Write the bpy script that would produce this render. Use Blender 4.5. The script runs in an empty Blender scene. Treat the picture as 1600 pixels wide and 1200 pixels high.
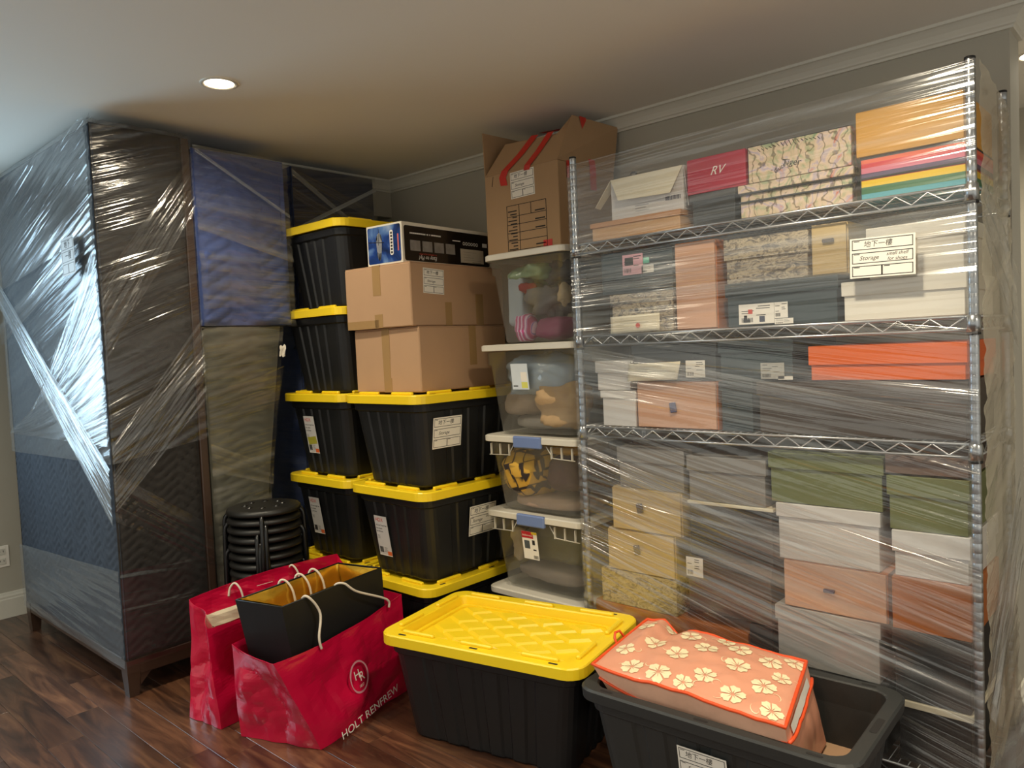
import bpy, math, random
from mathutils import Vector, Matrix, noise
import numpy as np

random.seed(7)
SC = bpy.context.scene
COL = SC.collection
PI = math.pi

# ------------------------------------------------------------------ camera
CAM = (3.9571, -2.9281, 1.3416)
YAW, PITCH, ROLL, FPX = 2.3122, -0.0486, -0.0448, 1196.9
fw = Vector((math.cos(YAW) * math.cos(PITCH), math.sin(YAW) * math.cos(PITCH), math.sin(PITCH)))
rt = Vector((math.sin(YAW), -math.cos(YAW), 0))
up = rt.cross(fw)
r2 = math.cos(ROLL) * rt + math.sin(ROLL) * up
u2 = -math.sin(ROLL) * rt + math.cos(ROLL) * up
cd = bpy.data.cameras.new('camera')
cam = bpy.data.objects.new('camera', cd)
COL.objects.link(cam)
M = Matrix((r2, u2, -fw)).transposed().to_4x4()
M.translation = CAM
cam.matrix_world = M
cd.sensor_fit = 'HORIZONTAL'
cd.sensor_width = 36.0
cd.lens = FPX * 36.0 / 1600.0
cd.clip_start = 0.05
SC.camera = cam

# ------------------------------------------------------------------ world, lights, exposure
H = 2.339
W = bpy.data.worlds.new('room_ambient')
SC.world = W
W.use_nodes = True
W.node_tree.nodes['Background'].inputs[0].default_value = (1.0, 0.97, 0.86, 1)
W.node_tree.nodes['Background'].inputs[1].default_value = 0.80
SC.view_settings.view_transform = 'Standard'
SC.view_settings.look = 'None'
SC.view_settings.gamma = 1.0
SC.view_settings.use_curve_mapping = False
SC.view_settings.exposure = 0.0
SC.cycles.transparent_max_bounces = 24
SC.cycles.max_bounces = 10
SC.cycles.diffuse_bounces = 5
SC.cycles.sample_clamp_indirect = 6.0

WARM = (1.0, 0.885, 0.67)
LAMPS = [  # recessed ceiling cans: x, y, watts, cone degrees
    (1.31, -1.53, 60, 165),
    (3.30, -1.46, 140, 165),
    (1.31, -2.75, 130, 165),
    (3.30, -3.95, 110, 165),  # unseen can added behind the camera as fill
    (3.475, 0.56, 110, 165),
    (5.25, -1.46, 140, 165),  # unseen can added to brighten the film on the rack's right end
]
for (lx, ly, lw, cone) in LAMPS:
    ld = bpy.data.lights.new('ceiling_spot', 'SPOT')
    ld.energy = lw
    ld.color = WARM
    ld.spot_size = math.radians(cone)
    ld.spot_blend = 1.0
    ld.shadow_soft_size = 0.06
    lo = bpy.data.objects.new('ceiling_spot', ld)
    lo.location = (lx, ly, H - 0.012)
    COL.objects.link(lo)
wd = bpy.data.lights.new('window_daylight', 'AREA')
wd.shape = 'RECTANGLE'
wd.size, wd.size_y = 1.10, 1.25
wd.energy = 42
wd.color = (0.52, 0.79, 1.0)
wo = bpy.data.objects.new('window_daylight', wd)
wo.location = (-0.93, -2.85, 1.45)
wo.rotation_euler = (0, -PI / 2, 0)   # faces +x
COL.objects.link(wo)


# ------------------------------------------------------------------ helpers
def lin(c):
    if isinstance(c, str):
        c = c.lstrip('#')
        c = [int(c[i:i + 2], 16) / 255 for i in (0, 2, 4)]
    else:
        c = [x / 255 for x in c]
    return tuple(x / 12.92 if x <= 0.04045 else ((x + 0.055) / 1.055) ** 2.4 for x in c) + (1.0,)


MATS = {}


def N(nt, typ, **kw):
    n = nt.nodes.new(typ)
    for k, v in kw.items():
        if k.startswith('i_'):
            key = k[2:]
            key = int(key) if key.isdigit() else key.replace('_', ' ')
            n.inputs[key].default_value = v
        else:
            setattr(n, k, v)
    return n


def base_mat(name):
    m = bpy.data.materials.new(name)
    m.use_nodes = True
    nt = m.node_tree
    return m, nt, nt.nodes['Principled BSDF'], nt.nodes['Material Output']


def mat(name, col, rough=0.5, metal=0.0, spec=0.5, var=0.12, vs=9.0, bump=0.0, bs=120.0, stretch=(1, 1, 1), emit=None, coat=0.0):
    if name in MATS:
        return MATS[name]
    m, nt, b, out = base_mat(name)
    L = nt.links
    tc = N(nt, 'ShaderNodeTexCoord')
    mp = N(nt, 'ShaderNodeMapping')
    mp.inputs['Scale'].default_value = stretch
    L.new(tc.outputs['Object'], mp.inputs[0])
    c = lin(col)
    if var > 0:
        nz = N(nt, 'ShaderNodeTexNoise', i_Scale=vs, i_Detail=4.0, i_Roughness=0.6)
        L.new(mp.outputs[0], nz.inputs['Vector'])
        mx = N(nt, 'ShaderNodeMix', data_type='RGBA')
        mx.inputs[6].default_value = tuple(x * (1 - var) for x in c[:3]) + (1,)
        mx.inputs[7].default_value = tuple(min(1, x * (1 + var)) for x in c[:3]) + (1,)
        L.new(nz.outputs[0], mx.inputs[0])
        L.new(mx.outputs[2], b.inputs['Base Color'])
    else:
        b.inputs['Base Color'].default_value = c
    b.inputs['Roughness'].default_value = rough
    b.inputs['Metallic'].default_value = metal
    b.inputs['Specular IOR Level'].default_value = spec
    b.inputs['Coat Weight'].default_value = coat
    if bump > 0:
        n2 = N(nt, 'ShaderNodeTexNoise', i_Scale=bs, i_Detail=3.0)
        L.new(mp.outputs[0], n2.inputs['Vector'])
        bp = N(nt, 'ShaderNodeBump', i_Strength=bump, i_Distance=0.004)
        L.new(n2.outputs[0], bp.inputs['Height'])
        L.new(bp.outputs[0], b.inputs['Normal'])
    if emit:
        b.inputs['Emission Color'].default_value = lin(emit[0])
        b.inputs['Emission Strength'].default_value = emit[1]
    MATS[name] = m
    return m


def ramp(nt, stops, interp='LINEAR'):
    r = N(nt, 'ShaderNodeValToRGB')
    r.color_ramp.interpolation = interp
    el = r.color_ramp.elements
    while len(el) > 1:
        el.remove(el[-1])
    el[0].position, el[0].color = stops[0][0], lin(stops[0][1])
    for p, c in stops[1:]:
        e = el.new(p)
        e.color = lin(c)
    return r


def skin(nt, base, edge):
    """reflectance of a clear skin, the same from both sides"""
    L = nt.links
    lw = N(nt, 'ShaderNodeLayerWeight', i_Blend=0.5)
    pw = N(nt, 'ShaderNodeMath', operation='POWER')
    L.new(lw.outputs['Facing'], pw.inputs[0])
    pw.inputs[1].default_value = 4.0
    ml = N(nt, 'ShaderNodeMath', operation='MULTIPLY_ADD', use_clamp=True)
    L.new(pw.outputs[0], ml.inputs[0])
    ml.inputs[1].default_value = edge
    ml.inputs[2].default_value = base
    return ml


def film_mat(name, haze, gloss=1.0, tint='#ffffff', fine=(5, 150), bump=0.5, rough=0.12, streak=1.0):
    """stretch film: clear sheet with a fine milky veil that thickens along its creases, and a glossy skin"""
    if name in MATS:
        return MATS[name]
    m, nt, b, out = base_mat(name)
    nt.nodes.remove(b)
    L = nt.links
    uv = N(nt, 'ShaderNodeUVMap')
    def crease(sc_u, sc_v, det):
        mp_ = N(nt, 'ShaderNodeMapping')
        mp_.inputs['Scale'].default_value = (sc_u, sc_v, 1)
        L.new(uv.outputs[0], mp_.inputs[0])
        nz_ = N(nt, 'ShaderNodeTexNoise', i_Scale=1.0, i_Detail=det, i_Roughness=0.45)
        L.new(mp_.outputs[0], nz_.inputs['Vector'])
        s1 = N(nt, 'ShaderNodeMath', operation='SUBTRACT')
        L.new(nz_.outputs[0], s1.inputs[0])
        s1.inputs[1].default_value = 0.5
        ab = N(nt, 'ShaderNodeMath', operation='ABSOLUTE')
        L.new(s1.outputs[0], ab.inputs[0])
        return ab.outputs[0], nz_.outputs[0]
    c1, nz1 = crease(fine[0], fine[1], 2.0)
    c2, nz2o = crease(fine[0] * .55, fine[1] * .38, 2.0)
    # calm and gathered areas
    mk = N(nt, 'ShaderNodeTexNoise', i_Scale=1.0, i_Detail=1.0)
    mkm = N(nt, 'ShaderNodeMapping')
    mkm.inputs['Scale'].default_value = (1.3, 8.0, 1)
    L.new(uv.outputs[0], mkm.inputs[0])
    L.new(mkm.outputs[0], mk.inputs['Vector'])
    mkr = N(nt, 'ShaderNodeMapRange', i_From_Min=.40, i_From_Max=.62, i_To_Min=.10, i_To_Max=1.0)
    L.new(mk.outputs[0], mkr.inputs[0])
    add = N(nt, 'ShaderNodeMath', operation='MULTIPLY_ADD')
    L.new(c2, add.inputs[0])
    add.inputs[1].default_value = 1.8
    L.new(c1, add.inputs[2])
    mu = N(nt, 'ShaderNodeMath', operation='MULTIPLY')
    L.new(add.outputs[0], mu.inputs[0])
    L.new(mkr.outputs[0], mu.inputs[1])
    bp = N(nt, 'ShaderNodeBump', i_Strength=1.0, i_Distance=0.022 * bump)
    L.new(mu.outputs[0], bp.inputs['Height'])
    # veil
    mr = N(nt, 'ShaderNodeMapRange')
    mr.inputs['From Min'].default_value = 0.52
    mr.inputs['From Max'].default_value = 0.78
    mr.inputs['To Min'].default_value = haze
    mr.inputs['To Max'].default_value = min(0.85, haze * (1 + 2.0 * streak) + 0.05 * streak)
    L.new(nz2o, mr.inputs[0])
    tr = N(nt, 'ShaderNodeBsdfTransparent')
    tr.inputs[0].default_value = (0.97, 0.97, 0.97, 1)
    df = N(nt, 'ShaderNodeBsdfDiffuse')
    df.inputs[0].default_value = lin(tint)
    tl = N(nt, 'ShaderNodeBsdfTranslucent')
    tl.inputs[0].default_value = lin(tint)
    dt = N(nt, 'ShaderNodeMixShader', i_0=0.35)
    L.new(df.outputs[0], dt.inputs[1])
    L.new(tl.outputs[0], dt.inputs[2])
    m1 = N(nt, 'ShaderNodeMixShader')
    L.new(mr.outputs[0], m1.inputs[0])
    L.new(tr.outputs[0], m1.inputs[1])
    L.new(dt.outputs[0], m1.inputs[2])
    gl = N(nt, 'ShaderNodeBsdfGlossy', i_Roughness=rough)
    L.new(bp.outputs[0], gl.inputs['Normal'])
    ml = skin(nt, 0.075 * gloss, 0.55 * gloss)
    m2 = N(nt, 'ShaderNodeMixShader')
    L.new(ml.outputs[0], m2.inputs[0])
    L.new(m1.outputs[0], m2.inputs[1])
    L.new(gl.outputs[0], m2.inputs[2])
    L.new(m2.outputs[0], out.inputs[0])
    MATS[name] = m
    return m


class MB:
    """collects faces; build() links them as ONE mesh object"""

    def __init__(s):
        s.v, s.f, s.sm, s.uv = [], [], [], None

    def add(s, vs, fs, smooth=False, M=None):
        o = len(s.v)
        s.v += [tuple(M @ Vector(p)) for p in vs] if M is not None else [tuple(p) for p in vs]
        s.f += [tuple(i + o for i in f) for f in fs]
        s.sm += [smooth] * len(fs)
        return s

    def box(s, x0, x1, y0, y1, z0, z1, b=0.0, M=None, smooth=False):
        b = min(b, (x1 - x0) * .45, (y1 - y0) * .45, (z1 - z0) * .45)
        if b <= 0:
            vs = [(x, y, z) for z in (z0, z1) for y in (y0, y1) for x in (x0, x1)]
            fs = [(0, 2, 3, 1), (4, 5, 7, 6), (0, 1, 5, 4), (1, 3, 7, 5), (3, 2, 6, 7), (2, 0, 4, 6)]
            return s.add(vs, fs, False, M)
        lo, hi = (x0, y0, z0), (x1, y1, z1)
        vs, idx = [], {}
        for sx in (0, 1):
            for sy in (0, 1):
                for sz in (0, 1):
                    sg = (sx, sy, sz)
                    for a in range(3):
                        p = []
                        for k in range(3):
                            e = hi[k] if sg[k] else lo[k]
                            p.append(e if k == a else (e - b if sg[k] else e + b))
                        idx[(sg, a)] = len(vs)
                        vs.append(tuple(p))
        fs = []
        for a in range(3):
            o1, o2 = [k for k in range(3) if k != a]
            for e in (0, 1):
                q = []
                for (p1, p2) in ((0, 0), (1, 0), (1, 1), (0, 1)):
                    sg = [0, 0, 0]
                    sg[a], sg[o1], sg[o2] = e, p1, p2
                    q.append(idx[(tuple(sg), a)])
                fs.append(q)
            for p1 in (0, 1):
                for p2 in (0, 1):
                    g0, g1 = [0, 0, 0], [0, 0, 0]
                    g0[o1] = g1[o1] = p1
                    g0[o2] = g1[o2] = p2
                    g1[a] = 1
                    g0, g1 = tuple(g0), tuple(g1)
                    fs.append([idx[(g0, o1)], idx[(g1, o1)], idx[(g1, o2)], idx[(g0, o2)]])
        for sx in (0, 1):
            for sy in (0, 1):
                for sz in (0, 1):
                    fs.append([idx[((sx, sy, sz), a)] for a in range(3)])
        c = Vector(((x0 + x1) / 2, (y0 + y1) / 2, (z0 + z1) / 2))
        out = []
        for q in fs:
            p = [Vector(vs[i]) for i in q]
            n = (p[1] - p[0]).cross(p[2] - p[0])
            fc = sum(p, Vector()) / len(p)
            out.append(tuple(q) if n.dot(fc - c) > 0 else tuple(reversed(q)))
        return s.add(vs, out, smooth, M)

    def tube(s, pts, r, n=8, M=None, closed=False):
        pts = [Vector(p) for p in pts]
        k = len(pts)
        vs, fs = [], []
        ref = None
        for i in range(k):
            a = pts[(i - 1) % k] if (closed or i > 0) else pts[i]
            b = pts[(i + 1) % k] if (closed or i < k - 1) else pts[i]
            t = (b - a).normalized()
            if ref is None:
                ref = Vector((0, 0, 1)) if abs(t.z) < .9 else Vector((1, 0, 0))
            e1 = (ref - t * ref.dot(t)).normalized()
            ref = e1
            e2 = t.cross(e1)
            rr = r[i] if isinstance(r, (list, tuple)) else r
            for j in range(n):
                an = 2 * PI * j / n
                vs.append(pts[i] + (e1 * math.cos(an) + e2 * math.sin(an)) * rr)
        for i in range(k if closed else k - 1):
            i2 = (i + 1) % k
            for j in range(n):
                fs.append((i * n + j, i * n + (j + 1) % n, i2 * n + (j + 1) % n, i2 * n + j))
        if not closed:
            fs.append(tuple(reversed(range(n))))
            fs.append(tuple(range((k - 1) * n, k * n)))
        return s.add(vs, fs, True, M)

    def lathe(s, prof, n=24, M=None, smooth=True):
        vs, fs = [], []
        for (r, z) in prof:
            for j in range(n):
                a = 2 * PI * j / n
                vs.append((r * math.cos(a), r * math.sin(a), z))
        for i in range(len(prof) - 1):
            for j in range(n):
                fs.append((i * n + j, i * n + (j + 1) % n, (i + 1) * n + (j + 1) % n, (i + 1) * n + j))
        return s.add(vs, fs, smooth, M)

    def loft(s, rings, caps=(True, True), smooth=True, M=None):
        n = len(rings[0])
        vs = [p for r in rings for p in r]
        fs = []
        for i in range(len(rings) - 1):
            for j in range(n):
                fs.append((i * n + j, i * n + (j + 1) % n, (i + 1) * n + (j + 1) % n, (i + 1) * n + j))
        if caps[0]:
            fs.append(tuple(reversed(range(n))))
        if caps[1]:
            fs.append(tuple(range((len(rings) - 1) * n, len(rings) * n)))
        return s.add(vs, fs, smooth, M)

    def grid(s, fn, nu, nv, smooth=True, M=None):
        vs = [fn(i / nu, j / nv) for j in range(nv + 1) for i in range(nu + 1)]
        fs = [(j * (nu + 1) + i, j * (nu + 1) + i + 1, (j + 1) * (nu + 1) + i + 1, (j + 1) * (nu + 1) + i) for j in range(nv) for i in range(nu)]
        return s.add(vs, fs, smooth, M)

    def build(s, name, m, parent=None, loc=None):
        me = bpy.data.meshes.new(name)
        me.from_pydata(s.v, [], s.f)
        me.polygons.foreach_set('use_smooth', s.sm)
        me.materials.append(m)
        if s.uv is not None:
            ul = me.uv_layers.new(name='UVMap')
            buf = np.zeros(len(me.loops), np.int32)
            me.loops.foreach_get('vertex_index', buf)
            ul.data.foreach_set('uv', np.asarray(s.uv, np.float32)[buf].ravel())
        me.update()
        o = bpy.data.objects.new(name, me)
        COL.objects.link(o)
        if parent is not None:
            o.parent = parent
        if loc is not None:
            o.location = loc
        return o


def tag(o, label=None, cat=None, group=None, kind=None):
    if label:
        o['label'] = label
    if cat:
        o['category'] = cat
    if group:
        o['group'] = group
    if kind:
        o['kind'] = kind
    return o


def thing(name, label, cat, loc=(0, 0, 0), rz=0.0, group=None):
    o = bpy.data.objects.new(name, None)
    o.empty_display_size = 0.05
    o.location = loc
    o.rotation_euler = (0, 0, rz)
    COL.objects.link(o)
    return tag(o, label, cat, group)


def copy_tree(o, parent=None):
    c = o.copy()
    COL.objects.link(c)
    c.parent = parent
    for ch in list(o.children):
        copy_tree(ch, c)
    return c


def frame(o, u, v):
    u, v = Vector(u).normalized(), Vector(v).normalized()
    n = u.cross(v)
    m = Matrix((u, v, n)).transposed().to_4x4()
    m.translation = o
    return m


def text(parent, s, size, M, m, align='CENTER', name='lettering', shear=0.0, sx=1.0):
    cu = bpy.data.curves.new(name, 'FONT')
    cu.body = s
    cu.size = size
    cu.align_x = align
    cu.align_y = 'CENTER'
    cu.shear = shear
    cu.extrude = 0.0001
    cu.resolution_u = 3
    cu.materials.append(m)
    o = bpy.data.objects.new(name, cu)
    COL.objects.link(o)
    o.parent = parent
    o.matrix_basis = M @ Matrix.Diagonal((sx, 1, 1, 1))
    return o


def fbm(x, y, z=0.0, o=3):
    return noise.fractal(Vector((x, y, z)), 0.6, 2.0, o)


def rrect(hx, hy, r, n=5, cx=0.0, cy=0.0):
    pts = []
    for (sx, sy, a0) in ((1, -1, -PI / 2), (1, 1, 0), (-1, 1, PI / 2), (-1, -1, PI)):
        for k in range(n + 1):
            a = a0 + (PI / 2) * k / n
            pts.append((cx + sx * (hx - r) + r * math.cos(a), cy + sy * (hy - r) + r * math.sin(a)))
    return pts


# ------------------------------------------------------------------ shared materials
INK = mat('black_ink', '#1a1716', 0.7, var=0)
PAPER = mat('label_paper', '#ece6da', 0.7, var=0.03)
CREAM = mat('cream_paper', '#e9dfc4', 0.7, var=0.05)
WHITEINK = mat('white_ink', '#efeae0', 0.6, var=0)
REDINK = mat('red_ink', '#c8402c', 0.6, var=0)
ORANGEINK = mat('orange_ink', '#d8642c', 0.6, var=0)
CHROME = mat('chrome_wire', '#cfd1d3', 0.35, 1.0, var=0.04)
BLACKRUB = mat('black_rubber', '#131313', 0.6, var=0.05)


def moving_label(parent, M, w=0.125, h=0.10, second='Storage', third=None):
    """white moving label with three ruled boxes and handwriting; part of PARENT, ink as sub-parts"""
    p = MB().box(-w / 2, w / 2, -h / 2, h / 2, 0, 0.0008).build('paper_label', PAPER, parent)
    p.matrix_basis = M
    fr = MB()
    t = 0.012 * w

    def rect(x0, x1, y0, y1):
        for (a, b, c, d) in ((x0, x1, y0, y0 + t), (x0, x1, y1 - t, y1), (x0, x0 + t, y0, y1), (x1 - t, x1, y0, y1)):
            fr.box(a, b, c, d, 0.0008, 0.0011)
    X = w * 0.465
    rect(-X, X, h * .20, h * .46)
    rect(-X, X, -h * .14, h * .13)
    rect(-X, 0.0, -h * .46, -h * .20)
    rect(0.0, X, -h * .46, -h * .20)
    for yy in (h * .42, h * .095, -h * .235):
        fr.box(-X + 2.5 * t, -X + w * .12, yy - t * .5, yy + t * .5, 0.0008, 0.0011)
    fr.box(2.5 * t, w * .12, -h * .235 - t * .5, -h * .235 + t * .5, 0.0008, 0.0011)
    fr.build('printed_boxes', INK, p)
    T = lambda x, y: Matrix.Translation((x, y, 0.0010))
    text(p, '地下一樓', h * .17, T(-w * .06, h * .325), INK, name='handwriting', shear=.1)
    text(p, second, h * .15, T(-w * (.2 if third else .12), -h * .01), INK, name='handwriting', shear=.3)
    if third:
        for k, ln in enumerate(third):
            text(p, ln, h * .12, T(w * .23, h * (.055 - .125 * k)), INK, name='handwriting', shear=.25)
    return p


def barcode(mb, x0, x1, y0, y1, z=0.0012, n=12, seed=1):
    rr = random.Random(seed)
    x = x0
    while x < x1:
        wd_ = (x1 - x0) / n * rr.uniform(.25, .7)
        mb.box(x, min(x + wd_, x1), y0, y1, z - .0004, z)
        x += wd_ + (x1 - x0) / n * rr.uniform(.25, .6)


def film_patch(parent, fn, lu, lv, amp, m, name='stretch_film', du=0.035, dv=0.006, ang=0.0, fu=2.2, fv=42.0, seed=0.0, edge=0.0):
    """creased film over the surface fn(s, t) -> (point, normal); creases run along s turned by ANG degrees"""
    nu, nv = max(2, int(lu / du)), max(2, int(lv / dv))
    ca, sa = math.cos(math.radians(ang)), math.sin(math.radians(ang))
    mb = MB()
    uvs = []
    vs = []
    for j in range(nv + 1):
        for i in range(nu + 1):
            s_, t_ = i / nu, j / nv
            x, y = s_ * lu, t_ * lv
            a, b = x * ca + y * sa, -x * sa + y * ca
            h = noise.noise(Vector((a * fu + seed, b * fv, seed))) * .62 + noise.noise(Vector((a * fu * 2.6, b * fv * 2.3 + seed, 3.1))) * .38
            p, n = fn(s_, t_)
            vs.append(p + n * (amp * (h + 0.5)))
            uvs.append((a + seed, b))
    fs = [(j * (nu + 1) + i, j * (nu + 1) + i + 1, (j + 1) * (nu + 1) + i + 1, (j + 1) * (nu + 1) + i) for j in range(nv) for i in range(nu)]
    mb.add(vs, fs, True)
    mb.uv = uvs
    return mb.build(name, m, parent)


def film_quad(parent, A, B, C, D, amp, m, **kw):
    """film over the flat quad A->B (along the creases), C above B, D above A"""
    A, B, C, D = map(Vector, (A, B, C, D))
    n = (B - A).cross(D - A).normalized()

    def fn(s, t):
        return (A * (1 - s) + B * s) * (1 - t) + (D * (1 - s) + C * s) * t, n
    return film_patch(parent, fn, ((B - A).length + (C - D).length) / 2, ((D - A).length + (C - B).length) / 2, amp, m, **kw)


# ================================================================== THE ROOM
WALL = mat('wall_paint', '#b0ab9d', 0.75, var=0.03, vs=3, bump=0.06, bs=260)
CEIL = mat('ceiling_paint', '#ebe7dd', 0.85, var=0.02, vs=2, bump=0.04, bs=220)
TRIM = mat('trim_paint', '#d3cfc2', 0.45, var=0.02)
SUBF = mat('subfloor', '#2a1812', 0.8)
X0, X1, Y0 = -0.861, 6.2, -5.8


def struct(name, mb, m, parent=None):
    o = mb.build(name, m, parent)
    if parent is None:
        o['kind'] = 'structure'
    return o


def plank_mat():
    m, nt, b, out = base_mat('walnut_plank')
    L = nt.links
    tc = N(nt, 'ShaderNodeTexCoord')
    oi = N(nt, 'ShaderNodeObjectInfo')
    ad = N(nt, 'ShaderNodeVectorMath', operation='MULTIPLY_ADD')
    L.new(oi.outputs['Random'], ad.inputs[0])
    ad.inputs[1].default_value = (37, 11, 5)
    L.new(tc.outputs['Object'], ad.inputs[2])
    mp = N(nt, 'ShaderNodeMapping')
    mp.inputs['Scale'].default_value = (1.6, 14, 8)
    L.new(ad.outputs[0], mp.inputs[0])
    n1 = N(nt, 'ShaderNodeTexNoise', i_Scale=1.4, i_Detail=6.0, i_Roughness=0.62, i_Distortion=1.1)
    L.new(mp.outputs[0], n1.inputs['Vector'])
    r = ramp(nt, [(.28, '#2e1d16'), (.45, '#4d3224'), (.6, '#6b4833'), (.78, '#8c6646')])
    L.new(n1.outputs[0], r.inputs[0])
    hv = N(nt, 'ShaderNodeHueSaturation')
    mr = N(nt, 'ShaderNodeMapRange')
    mr.inputs['To Min'].default_value = 0.55
    mr.inputs['To Max'].default_value = 1.25
    L.new(oi.outputs['Random'], mr.inputs[0])
    L.new(mr.outputs[0], hv.inputs['Value'])
    L.new(r.outputs[0], hv.inputs['Color'])
    L.new(hv.outputs[0], b.inputs['Base Color'])
    b.inputs['Roughness'].default_value = 0.32
    b.inputs['Coat Weight'].default_value = 0.25
    b.inputs['Coat Roughness'].default_value = 0.2
    n2 = N(nt, 'ShaderNodeTexNoise', i_Scale=5.0, i_Detail=4.0)
    L.new(mp.outputs[0], n2.inputs['Vector'])
    bp = N(nt, 'ShaderNodeBump', i_Strength=0.12, i_Distance=0.003)
    L.new(n2.outputs[0], bp.inputs['Height'])
    L.new(bp.outputs[0], b.inputs['Normal'])
    return m


PLANK = plank_mat()
floor = struct('floor', MB().box(X0, X1, Y0, 1.5, -0.06, -0.0125), SUBF)
rows = [-1.885 + 0.1215 * k for k in range(-16, 20)]
for ri, yr in enumerate(rows):
    x = X0 + random.Random(ri).uniform(-.9, -.1)
    while x < 4.9:
        ln = random.Random(ri * 31 + int(x * 100)).uniform(.75, 1.35)
        a, b_ = max(x, X0), min(x + ln, 4.9)
        if b_ - a > .05:
            MB().box(a + .0006, b_ - .0006, yr + .0006, yr + .1209, -0.012, random.Random(a + yr).uniform(-.0006, 0), .0007).build('plank', PLANK, floor)
        x += ln

struct('ceiling', MB().box(X0 - .1, X1, Y0, 1.5, H, H + .08), CEIL)
struct('wall_back', MB().box(X0, 3.483, 0.0, 0.15, 0, H), WALL)
struct('wall_hall', MB().box(1.0, X1, 1.35, 1.45, 0, H), WALL)
wl = MB()
wl.box(X0 - .1, X0, -2.18, 0, 0, H)
wl.box(X0 - .1, X0, Y0, -3.52, 0, H)
wl.box(X0 - .1, X0, -3.52, -2.18, 0, .75)
wl.box(X0 - .1, X0, -3.52, -2.18, 2.13, H)
struct('wall_left', wl, WALL)
win = thing('window_1', None, None, (X0, -2.85, 1.44))
win['kind'] = 'structure'
wf = MB()
for (y0, y1, z0, z1) in ((-.67, -.60, -.69, .69), (.60, .67, -.69, .69), (-.67, .67, -.69, -.62), (-.67, .67, .62, .69), (-.60, .60, -.02, .02)):
    wf.box(-.02, .02, y0, y1, z0, z1, .004)
wf.build('window_frame', TRIM, win)
struct('wall_soffit', MB().box(0.0, 0.375, -0.88, -0.001, 2.135, H - .001), WALL)

# crown moulding: a swept profile (projection, drop)
PRO = [(.0, .062), (.012, .062), (.014, .054), (.020, .050), (.022, .044), (.030, .030), (.042, .018), (.050, .012), (.058, .010), (.060, .0), (.0, .0)]


def crown(name, path):
    """PATH: list of (x, y, nx, ny) corner points; (nx, ny) is the mitred outward direction"""
    mb = MB()
    rings = [[(x + nx * p, y + ny * p, H - d) for (p, d) in PRO] for (x, y, nx, ny) in path]
    mb.loft(rings, (True, True), False)
    return struct(name, mb, TRIM)


crown('trim_crown_back', [(.375, -.0005, 1, -1), (3.483, -.0005, 1, -1), (3.4835, .15, 1, 0)])
crown('trim_crown_soffit', [(.3755, -.88, 1, -1), (.3755, 0, 1, -1)])
BPRO = [(.0, .0), (.016, .0), (.016, .100), (.013, .106), (.013, .116), (.009, .124), (.006, .135), (.0, .137)]


def baseboard(name, path):
    mb = MB()
    mb.loft([[(x + nx * p, y + ny * p, d + .0005) for (p, d) in BPRO] for (x, y, nx, ny) in path], (True, True), False)
    return struct(name, mb, TRIM)


baseboard('baseboard_left', [(X0 + .0005, -5.7, 1, 0), (X0 + .0005, -.02, 1, 0)])
baseboard('baseboard_back', [(X0 + .02, -.0005, 0, -1), (3.4835, -.0005, 1, -1), (3.4835, .15, 1, 0)])
baseboard('baseboard_hall', [(1.0, 1.3495, 0, -1), (X1, 1.3495, 0, -1)])

# outlet on the left wall
ot = thing('wall_outlet', 'white wall outlet cover above the baseboard on the left wall', 'outlet', (X0, -1.80, .335))
MB().box(.0005, .006, -.036, .036, -.058, .058, .002).build('cover_plate', PAPER, ot)
for zz in (-.026, .026):
    MB().box(.006, .0085, -.017, .017, zz - .017, zz + .017, .002).build('socket', TRIM, ot)
    k = MB()
    for yy in (-.008, .008):
        k.box(.0085, .009, yy - .0012, yy + .0012, zz - .002, zz + .008)
    k.build('socket_slots', INK, ot)

# recessed lights
BULB = mat('lamp_lens', '#fff2da', 0.5, var=0, emit=('#ffe9c8', 26.0))
for i, (lx, ly, lw, cone) in enumerate(LAMPS):
    lab = ['round recessed ceiling light glowing above the wrapped wardrobe', 'round recessed ceiling light above the wire shelf rack', 'round recessed ceiling light behind the camera near the window', 'round recessed ceiling light added behind the camera as fill, out of view', 'round recessed ceiling light in the hall past the wall corner', 'round recessed ceiling light added right of the camera to light the rack end, out of view'][i]
    t = thing('recessed_ceiling_light', lab, 'ceiling light', (lx, ly, H), 0, None)
    MB().lathe([(.050, -.001), (.052, -.004), (.060, -.006), (.066, -.004), (.067, -.0005)], 32).build('trim_ring', TRIM, t)
    MB().lathe([(.0005, -.0025), (.030, -.0025), (.050, -.0012)], 32).build('lens', BULB, t)

# ================================================================== BLANKET-WRAPPED FURNITURE
def blanket_mat(name, col, dark, zig=True):
    return mat(name, col, 0.85, var=0.28, vs=26, bump=0.25, bs=420, spec=.2)


BL_DARK = blanket_mat('blanket_charcoal', '#3a3f47', '#20242a')
BL_BLUE = blanket_mat('blanket_blue', '#45568a', '#252d48')
BL_OLIVE = blanket_mat('blanket_grey', '#5b5a50', '#33322c')
WOODDARK = mat('dark_walnut', '#3b2a20', 0.35, var=0.25, vs=4, stretch=(8, 8, 1), coat=.2)
F_THIN = film_mat('film_thin', 0.004, 1.25, '#dfe2e2', (1.8, 44), .5, .16, .9)
F_MED = film_mat('film_medium', 0.06, 1.0, '#c6ccd0', (1.8, 44), .5, .18, 1.0)
F_HAZE = film_mat('film_hazy', 0.20, 0.8, '#a9b1b6', (1.8, 42), .45, .16, .5)
F_BAND = film_mat('film_bunched', 0.28, 1.2, '#d5dde2', (1.2, 80), .6, .12, .8)
F_STRK = film_mat('film_lid_sheen', 0.02, 1.2, '#d9d2bd', (1.5, 40), .55, .17, 3.0)  # yellowish streaks: reflections of the lids put into the veil colour


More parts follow.
